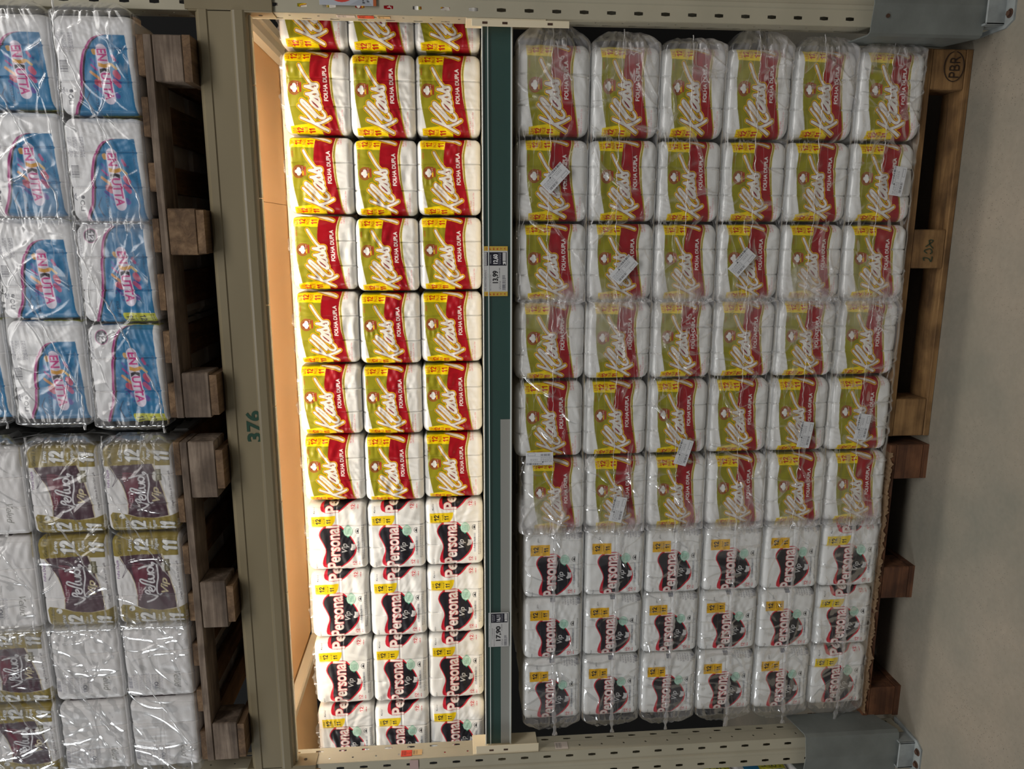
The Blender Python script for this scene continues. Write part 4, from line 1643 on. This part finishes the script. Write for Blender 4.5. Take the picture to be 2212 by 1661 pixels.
# stamp and marker scribble on the blocks of that pallet
blocks_ = [q_ for q_ in pw1.children if q_.name.startswith('spacer_block')]
sb1, sb2 = blocks_[0], blocks_[1]
t = text_mesh('burnt_stamp', 'PBR', (.548 + .063 - .094, -.0006, .040), (1, 0, 0), (0, 0, 1), .060, .033, MT['burn'], sb1, off=-.012, thick=.0012)
tt = np.linspace(0.15, 2 * PI - .15, 40)


def ribbon(name, pts, wd, mat, parent, y=-.001):
    V = []
    F = []
    P = [np.array(q, float) for q in pts]
    for i, q in enumerate(P):
        d = P[min(i + 1, len(P) - 1)] - P[max(i - 1, 0)]
        n = np.array([-d[1], d[0]]) / (np.linalg.norm(d) + 1e-9)
        a, c = q + n * wd / 2, q - n * wd / 2
        V += [(a[0], y, a[1]), (c[0], y, c[1])]
        if i:
            k = 2 * i
            F.append((k - 2, k - 1, k + 1, k))
    return solidify(mesh_obj(name, V, F, mat, parent), .0012, 0)


ribbon('burnt_stamp_oval', [(.485 + .063 + .042 * math.cos(q), .058 + .031 * math.sin(q)) for q in tt], .0022, MT['burn'], sb1)
sx = .063
for pts in ([(.010, .085), (.028, .062), (.030, .075), (.015, .070), (.005, .060)], [(-.010, .078), (-.002, .088), (.004, .070), (-.006, .062), (-.012, .068)],
            [(-.033, .085), (-.024, .088), (-.026, .072), (-.036, .062), (-.02, .06)]):
    ribbon('marker_scribble', smooth_path([(px_ + 0.0 + .062 - .055, pz_) for px_, pz_ in pts]).tolist(), .0026, MT['marker'], sb2)
pallet((-1.188, -.012, 0), 1.0, 1.1, 'dark reddish wooden floor pallet under the torn cardboard and black logo packs', (MT['wood_r'], MT['wood_r']), 'x', H=.136, seed=4, base_x=False, sizes=(.117, .115, .11))
ZP = 2.236
pallet((-.014, -.13, ZP), 1.02, 1.0, 'weathered grey-brown pallet on beam 376 under the blue packs', (MT['wood_o'], MT['wood_oy']), 'deck_y', H=.138, seed=8, base_x=False, sizes=(.115, .124, .13))
pallet((-1.115, -.13, ZP), 1.04, 1.0, 'brown weathered pallet on beam 376 under the maroon gold packs', (MT['wood_o'], MT['wood_oy']), 'deck_y', H=.138, seed=9, base_x=False, sizes=(.17, .15, .13))

# torn cardboard sheet under the black-logo packs
r = random.Random(4)
nx = 150
V = []
for j, yy in enumerate((-.016, .3)):
    for i in range(nx):
        x = -.712 - .955 * i / (nx - 1)
        e = (r.uniform(-.003, .002) + .003 * math.sin(i * .37) + .002 * math.sin(i * .93)) if j == 0 else 0
        dz = (-.002 + r.uniform(-.004, .003)) if j == 0 else 0
        V.append((x, yy + e, .1372 + dz * .6))
F = [(i, i + 1, nx + i + 1, nx + i) for i in range(nx - 1)]
lip = len(V)
for i in range(nx):
    x, y, z = V[i]
    V.append((x, y - .003 + r.uniform(-.002, .002), z - abs(r.gauss(.002, .004)) - .002))
F += [(lip + i, lip + i + 1, i + 1, i) for i in range(nx - 1)]
t = mesh_obj('cardboard_sheet', V, F, MT['card'])
solidify(t, .002, 0)
tag(t, 'torn brown cardboard sheet between reddish floor pallet and packs', 'cardboard')


# ================================================================== CLEAR BAGS
def bag_surface(xa, xb, z0, z1, yf, seed, enda=.05, endb=.05, pinch=.55, back=.07, amp=1.0, lift=0.0, milk=1.0):
    """film round a row of packs: sweeps along x, section runs top-back > front > bottom-back"""
    r = random.Random(seed)
    Lx = (xa - xb) + enda + endb
    nx = int(Lx / .0032)
    H = z1 - z0
    sec = []
    rr = .016
    for t in np.linspace(0, 1, 8)[:-1]:
        sec.append((back * (1 - t) + rr * t, .5, 0))
    for t in np.linspace(0, PI / 2, 7):
        sec.append((rr - rr * math.sin(t), .5, rr * (1 - math.cos(t))))
    nf = 60
    fr = [(0.0, None, t) for t in np.linspace(0, 1, nf)[1:-1]]
    S = []
    for yy, a, d in sec:
        S.append((yy, H / 2 - d))
    for _, _, t in fr:
        S.append((0.0, (H / 2 - rr) * (1 - 2 * t)))
    for yy, a, d in sec[::-1]:
        S.append((yy, -(H / 2 - d)))
    S = np.array(S)
    ns = len(S)
    u = np.linspace(0, 1, nx)
    x = xa + enda - u * Lx
    # closeness to the ends
    qa = np.clip((x - xa) / max(enda, 1e-4), 0, 1)
    qb = np.clip((xb - x) / max(endb, 1e-4), 0, 1)
    q = np.maximum(qa, qb)
    sc = 1 - pinch * q ** 1.3
    Y = np.zeros((nx, ns))
    Zg = np.zeros((nx, ns))
    sy = S[None, :, 0]
    sz = S[None, :, 1]
    Xg = np.repeat(x[:, None], ns, 1)
    zc = (z0 + z1) / 2
    Zg = zc + sz * sc[:, None] + lift * q[:, None]
    Y = yf + sy * (1 - .3 * q[:, None]) + .035 * q[:, None] ** 1.5
    front = np.clip(1 - sy / .03, 0, 1)
    w = np.zeros_like(Y)
    # wrinkles: short taut ridges radiating from pull points, plus long gentle waves
    for k in range(26):
        cx = r.uniform(xb, xa)
        cz = zc + r.uniform(-.5, .5) * H
        a = r.choice((r.gauss(.9, .25), r.gauss(-.9, .3), r.gauss(1.5, .2), r.gauss(0.1, .2)))
        L_ = r.uniform(.03, .12)
        wd = r.uniform(.0022, .006)
        dx, dz = Xg - cx, Zg - cz
        al = dx * math.cos(a) + dz * math.sin(a)
        ac = -dx * math.sin(a) + dz * math.cos(a) + .25 * al * al / L_ * r.choice((-1, 1))
        g = np.exp(-(al / L_) ** 4) * np.exp(-np.abs(ac / wd) ** 1.4)
        w += g * r.uniform(.003, .007)
    for k in range(5):
        a = r.uniform(0, PI)
        wl = r.uniform(.03, .09)
        w += .0006 * np.sin((Xg * math.cos(a) + Zg * math.sin(a)) * 2 * PI / wl + r.uniform(0, 6))
    # gathers at both ends
    for s_, qq, xe in ((1, qa, xa), (-1, qb, xb)):
        near = np.exp(-np.abs(Xg - xe) / .05)
        ang = np.arctan2(Zg - zc, np.abs(xe + s_ * .10 - Xg) + .02)
        w += near * .0045 * np.abs(np.sin(ang * 9 + r.uniform(0, 3)))
        w += near * .003 * np.abs(np.sin(ang * 23 + r.uniform(0, 3)))
    # crumple of the free end
    cr = q[:, None]
    w += cr * .006 * np.sin(Xg * 170 + np.sin(Zg * 80) * 2 + seed) * np.sin(Zg * 110 + seed)
    Y = Y - amp * w * front - .0035
    V = np.stack([Xg, Y, Zg], -1).reshape(-1, 3)
    # doubled film: folded flaps near the ends read as sharper-edged milky wedges
    mk = np.maximum(qa * .26, qb * .14)[:, None] * np.ones((1, ns))
    for s_, xe in ((1, xa), (-1, xb)):
        for k in range(r.choice((2, 3, 3))):
            ex = r.uniform(.02, .15)
            za = zc + r.uniform(-.5, .5) * H
            sl_ = r.uniform(-.9, .9)
            d1 = (xe - Xg) * s_
            top_ = (Zg - za) * r.choice((-1, 1)) - sl_ * d1
            ins = 1 / (1 + np.exp(-(top_) / .0012)) / (1 + np.exp((d1 - ex - (Zg - zc) * r.uniform(-.6, .6)) / .0012))
            mk = mk + ins * r.uniform(.06, .17)
    mk = mk + .22 * np.clip(w / .006, 0, 1) ** 2
    idx = np.arange(nx * ns).reshape(nx, ns)
    F = np.stack([idx[:-1, :-1], idx[:-1, 1:], idx[1:, 1:], idx[1:, :-1]], -1).reshape(-1, 4)
    return V, F, x, Y[:, ns // 2], mk.reshape(-1) * milk * .75


def bag(xa, xb, z0, z1, yf, label, group, seed, seam_w=.004, seam_dz=0.0, stick=None, mat='film', slope=0.0, **kw):
    o = empty('clear_plastic_bag', ((xa + xb) / 2, yf, z0))
    tag(o, label, 'plastic bag', group)
    V, F, sx_, sy_, mk_ = bag_surface(xa, xb, z0, z1, yf, seed, **kw)
    org = np.array(o.location)
    q = mesh_obj('bag_film', V - org, F.tolist(), MT[mat], o, True)
    at = q.data.attributes.new('milky', 'FLOAT', 'POINT')
    at.data.foreach_set('value', mk_.astype(np.float32))
    r = random.Random(seed + 99)
    # welded seam running along the bag
    n = len(sx_)
    SV = []
    SF = []
    z = (z0 + z1) / 2 + seam_dz
    ph = r.uniform(0, 6)
    prev = 0
    k = 0
    for i in range(0, n, 1):
        x = sx_[i]
        zz = z + max(-.085, min(.085, slope * (x - (xa + xb) / 2))) + .0045 * math.sin(x * 6 + ph) + .0015 * math.sin(x * 40 + ph) + (.0012 * math.sin(x * 170) if seam_w < .008 else 0)
        tw = seam_w * (.8 + .25 * math.sin(x * 90 + ph) + .15 * math.sin(x * 230))
        yy = min(sy_[i], yf - .003) - .0018
        yy2 = yy - (.0015 + .001 * math.sin(x * 130))
        for dz_, y_ in ((.5, yy), (.2, yy2), (-.2, yy2 + .0006), (-.5, yy)):
            SV.append((x, y_, zz + tw * dz_))
        if i:
            b0 = len(SV) - 8
            for m_ in range(3):
                SF.append((b0 + m_, b0 + m_ + 1, b0 + 5 + m_, b0 + 4 + m_))
    mesh_obj('welded_seam', np.array(SV) - org, SF, MT['seam'], o, True)
    if stick:
        for (px_, pz_, ang) in stick:
            sticker((px_, yf - .0135, pz_), ang, o, org)
    return o


def sticker_art():
    c = Canvas(0, 300, 0, 560, (214, 216, 220), .8)
    c.barcode(6, 52, 10, 360, (30, 30, 40), 8)
    c.rect(60, 84, 330, 360, (16, 16, 20))
    c.text('PAPEL HIGIENICO FOLHA DUPLA 30M', 92, 540, 80, 20, (60, 60, 70), 0)
    c.lines(104, 200, 300, 540, 4, (70, 70, 84), 5, .35)
    c.lines(110, 160, 90, 240, 2, (80, 80, 92), 6, .35)
    c.barcode(214, 262, 300, 500, (50, 50, 62), 9)
    c.rect(206, 209, 20, 540, (90, 90, 100))
    c.strokes([[(222, 40), (222, 190), (270, 190), (270, 40), (222, 40)]], [(3, (90, 90, 100))], False)
    return c.finish()


A_S = sticker_art()


def sticker(p_, ang, parent, org):
    a = math.radians(ang)
    ux = Vector((math.cos(a), 0, math.sin(a)))
    uz = Vector((-math.sin(a), 0, math.cos(a)))
    w, h = .086, .042
    q0 = Vector(p_) - Vector(org) - ux * w / 2 - uz * h / 2
    t = panel('barcode_label', A_S, (0, 300, 0, 560), q0, ux, uz, w, h, MT['paper'], parent, 120, 62, warp=lambda u, v: .0012 * math.sin(u * 3.1))
    t['label'] = 'white rectangular barcode sticker'


# film on the two floor pallets : each layer has three bags
# stickers, by (layer from the bottom, bag) : x, z, turn in degrees
ST = {(5, 0): [(.152, 1.262, -43)], (4, 0): [(-.113, 1.050, -42)], (2, 0): [(-.092, .685, -40)], (0, 0): [(.150, .215, -7)],
      (5, 1): [(-.700, 1.300, 90)], (4, 1): [(-.876, 1.045, -12)], (3, 1): [(-.690, .838, -16)], (1, 1): [(-.640, .440, -8)], (0, 1): [(-.618, .250, -8)]}
BN = ['three red olive packs, nearest photo top', 'three red olive packs, middle bag', 'three black logo packs, nearest photo bottom']
for r_ in range(6):
    for k in range(3):
        xa, xb = XL[3 * k] - .002, XL[3 * k + 3] + .002
        ZZ = Z1 if k == 0 else (Z2 if k == 2 else [(a * .55 + b_ * .45) for a, b_ in zip(Z1, Z2)])
        z0, z1 = ZZ[r_] + .001, ZZ[r_ + 1] - .002
        big = 1.0 if k == 0 else .55
        enda = (.040, .026, .018)[k] * (1.0 if k else (.6 + .3 * ((r_ * 7) % 3)))
        endb = (.022, .024, .050)[k]
        bag(xa, xb, z0, z1, -.0165, 'clear plastic bag, %s layer above floor, round %s' % (ORD[r_ + 1], BN[k]), 'clear bags round the floor pallet packs', 100 + r_ * 10 + k,
            seam_w=.0035 if k < 2 else .015, seam_dz=(.012, .006, -.004)[k] + .004 * math.sin(r_ * 2.1 + k), stick=ST.get((r_, k)), enda=enda, endb=endb, pinch=(.45, .5, .62)[k],
            amp=1.15 if k < 2 else .7, milk=1.25 if k < 2 else .4, mat='film' if k < 2 else 'filmclear')
# film above the beam
for r_ in range(3):
    for k in range(2):
        sx_ = [0, .012, .020][r_]
        xa, xb = EX[2 * k] + (sx_ if k else 0), EX[2 * k + 2] + sx_
        bag(xa, xb, ZU[r_] + .001, ZU[r_ + 1] - .002, YU - .006, 'clear crinkled bag, %s layer above beam 376, round two blue packs nearest %s' % (ORD[r_ + 1], ('photo top', 'dark gap')[k]), 'clear bags round the blue packs', 300 + r_ * 5 + k,
            seam_w=.007, slope=.42, seam_dz=.0, enda=.03 if k == 0 else .018, endb=.018 if k == 0 else .022, pinch=.4, mat='film2', amp=.55, milk=.55)
for r_ in range(3):
    for k in range(2):
        xa, xb = VX[2 * k], VX[2 * k + 2]
        bag(xa, xb, ZU[r_] - .001, ZU[r_ + 1] - .004, YU - .006, 'clear crinkled bag, %s layer above beam 376, %s' % (ORD[r_ + 1], ('two packs beside dark gap', 'two packs at photo bottom')[k]), 'clear bags round the maroon and white packs', 400 + r_ * 5 + k,
            seam_w=.007, slope=.55, seam_dz=.0, enda=.030 if k == 0 else .012, endb=.016, pinch=.35, mat='film2', amp=.55, milk=.55)

r = random.Random(9)  # black plastic sheet added so the gap beside the maroon packs stays dark
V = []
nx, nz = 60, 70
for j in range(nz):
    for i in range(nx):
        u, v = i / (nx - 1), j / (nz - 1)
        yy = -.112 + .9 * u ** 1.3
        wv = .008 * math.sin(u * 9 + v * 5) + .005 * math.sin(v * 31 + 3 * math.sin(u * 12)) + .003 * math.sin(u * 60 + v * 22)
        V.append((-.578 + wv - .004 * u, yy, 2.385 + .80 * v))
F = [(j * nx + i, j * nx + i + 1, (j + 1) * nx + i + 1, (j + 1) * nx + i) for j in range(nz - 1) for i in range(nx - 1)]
t = mesh_obj('gap_darkening_sheet', V, F, plain('gap_shade_film', rgb(24, 24, 23), .3), None, True)
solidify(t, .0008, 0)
tag(t, 'black crinkled plastic sheet added to darken the gap between blue and maroon packs', 'plastic sheet')

# ================================================================== SMALL THINGS ON THE UPRIGHTS
# prohibition sign
c = Canvas(0, 1000, 0, 700, (176, 180, 188), .5)
t_ = np.linspace(0, 2 * PI, 60, endpoint=False)
c.ell(390, 350, 300, 300, (200, 62, 52))
c.ell(390, 350, 228, 228, (182, 186, 194))
c.strokes([[(230, 510), (550, 190)]], [(30, (200, 62, 52))], False)
c.rect(360, 425, 330, 520, (30, 30, 34))
c.poly([(520, 690), (780, 560), (930, 690)], (160, 164, 172))
c.text('PROIBIDO', 800, 660, 60, 46, (30, 30, 36), .012)
c.text('FUMAR', 880, 640, 220, 46, (30, 30, 36), .012)
c.rect(944, 1000, 0, 700, (176, 92, 44))
c.finish()
t = panel('prohibition_sign', c, (0, 1000, 0, 700), (.590, -.0778, 1.758), (1, 0, 0), (0, 0, 1), .105, .150, MT['paper'], None, 120, 170)
tag(t, 'grey sign with red prohibition ring stuck on upright at photo top', 'sign')


def tag_sticker(col, seed, txt=''):
    c = Canvas(0, 200, 0, 300, col, .8)
    c.barcode(30, 170, 150, 280, tuple(int(v * .45) for v in col), seed)
    if txt:
        c.text(txt, 120, 140, 15, 46, tuple(int(v * .5) for v in col), .01)
    return c.finish()


# side faces of the uprights : right post faces -x, left post faces +x
a1, a2, a3 = tag_sticker((214, 70, 48), 3, 'R1916'), tag_sticker((206, 170, 120), 5), tag_sticker((200, 188, 178), 6)
xr = POST[0] - .0518
xl = POST[1] + .0518
for art, org, ux, uz, w, h, lab in (
        (a1, (xr, -.063, 1.812), (0, 0, -1), (0, 1, 0), .044, .026, 'orange-red inventory sticker on the upright at photo top'),
        (a2, (xr, -.060, 1.758), (0, 0, -1), (0, 1, 0), .034, .022, 'torn tan sticker on the upright at photo top'),
        (a3, (xr, -.065, 1.868), (0, 0, -1), (0, 1, 0), .050, .026, 'pale paper sticker on the upright at photo top'),
        (a1, (xl, -.028, 1.758), (0, 0, -1), (0, -1, 0), .036, .030, 'orange-red inventory sticker on the upright at photo bottom'),
        (a2, (xl, -.028, 1.720), (0, 0, -1), (0, -1, 0), .032, .026, 'curled tan sticker on the upright at photo bottom'),
        (a3, (xl, -.028, 1.240), (0, 0, -1), (0, -1, 0), .044, .036, 'faded pinkish paper sticker below the shelf on upright')):
    ux_, uz_ = Vector(ux), Vector(uz)
    t = panel('inventory_sticker', art, (0, 200, 0, 300), Vector(org), ux_, uz_, w, h, MT['paper'], None, 60, 40)
    tag(t, lab, 'sticker', 'stickers on the uprights')
b = MB()
b.box(POST[1] + .015, POST[1] + .048, -.0742, -.0735, 1.700, 1.728)
t = b.build('tape_strip', plain('pink_tape', rgb(188, 160, 156), .5))
tag(t, 'short pinkish tape strip on the upright front at photo bottom', 'tape')

# neighbouring bay, seen past the upright at the photo's bottom edge
pallet((-2.42, .02, 0), 1.0, .32, 'pallet of the neighbouring bay behind the upright at photo bottom', (MT['wood_r'], MT['wood_r']), 'x', H=.148, seed=13, sizes=(.11, .11, .11))
for r_ in range(4):
    pack('enx', -2.06, .03, .15 + r_ * .207, 'blue white pack in the neighbouring bay, %s layer above floor' % ORD[r_ + 1], 'packs in the neighbouring bay', .262, .203, fin=False)
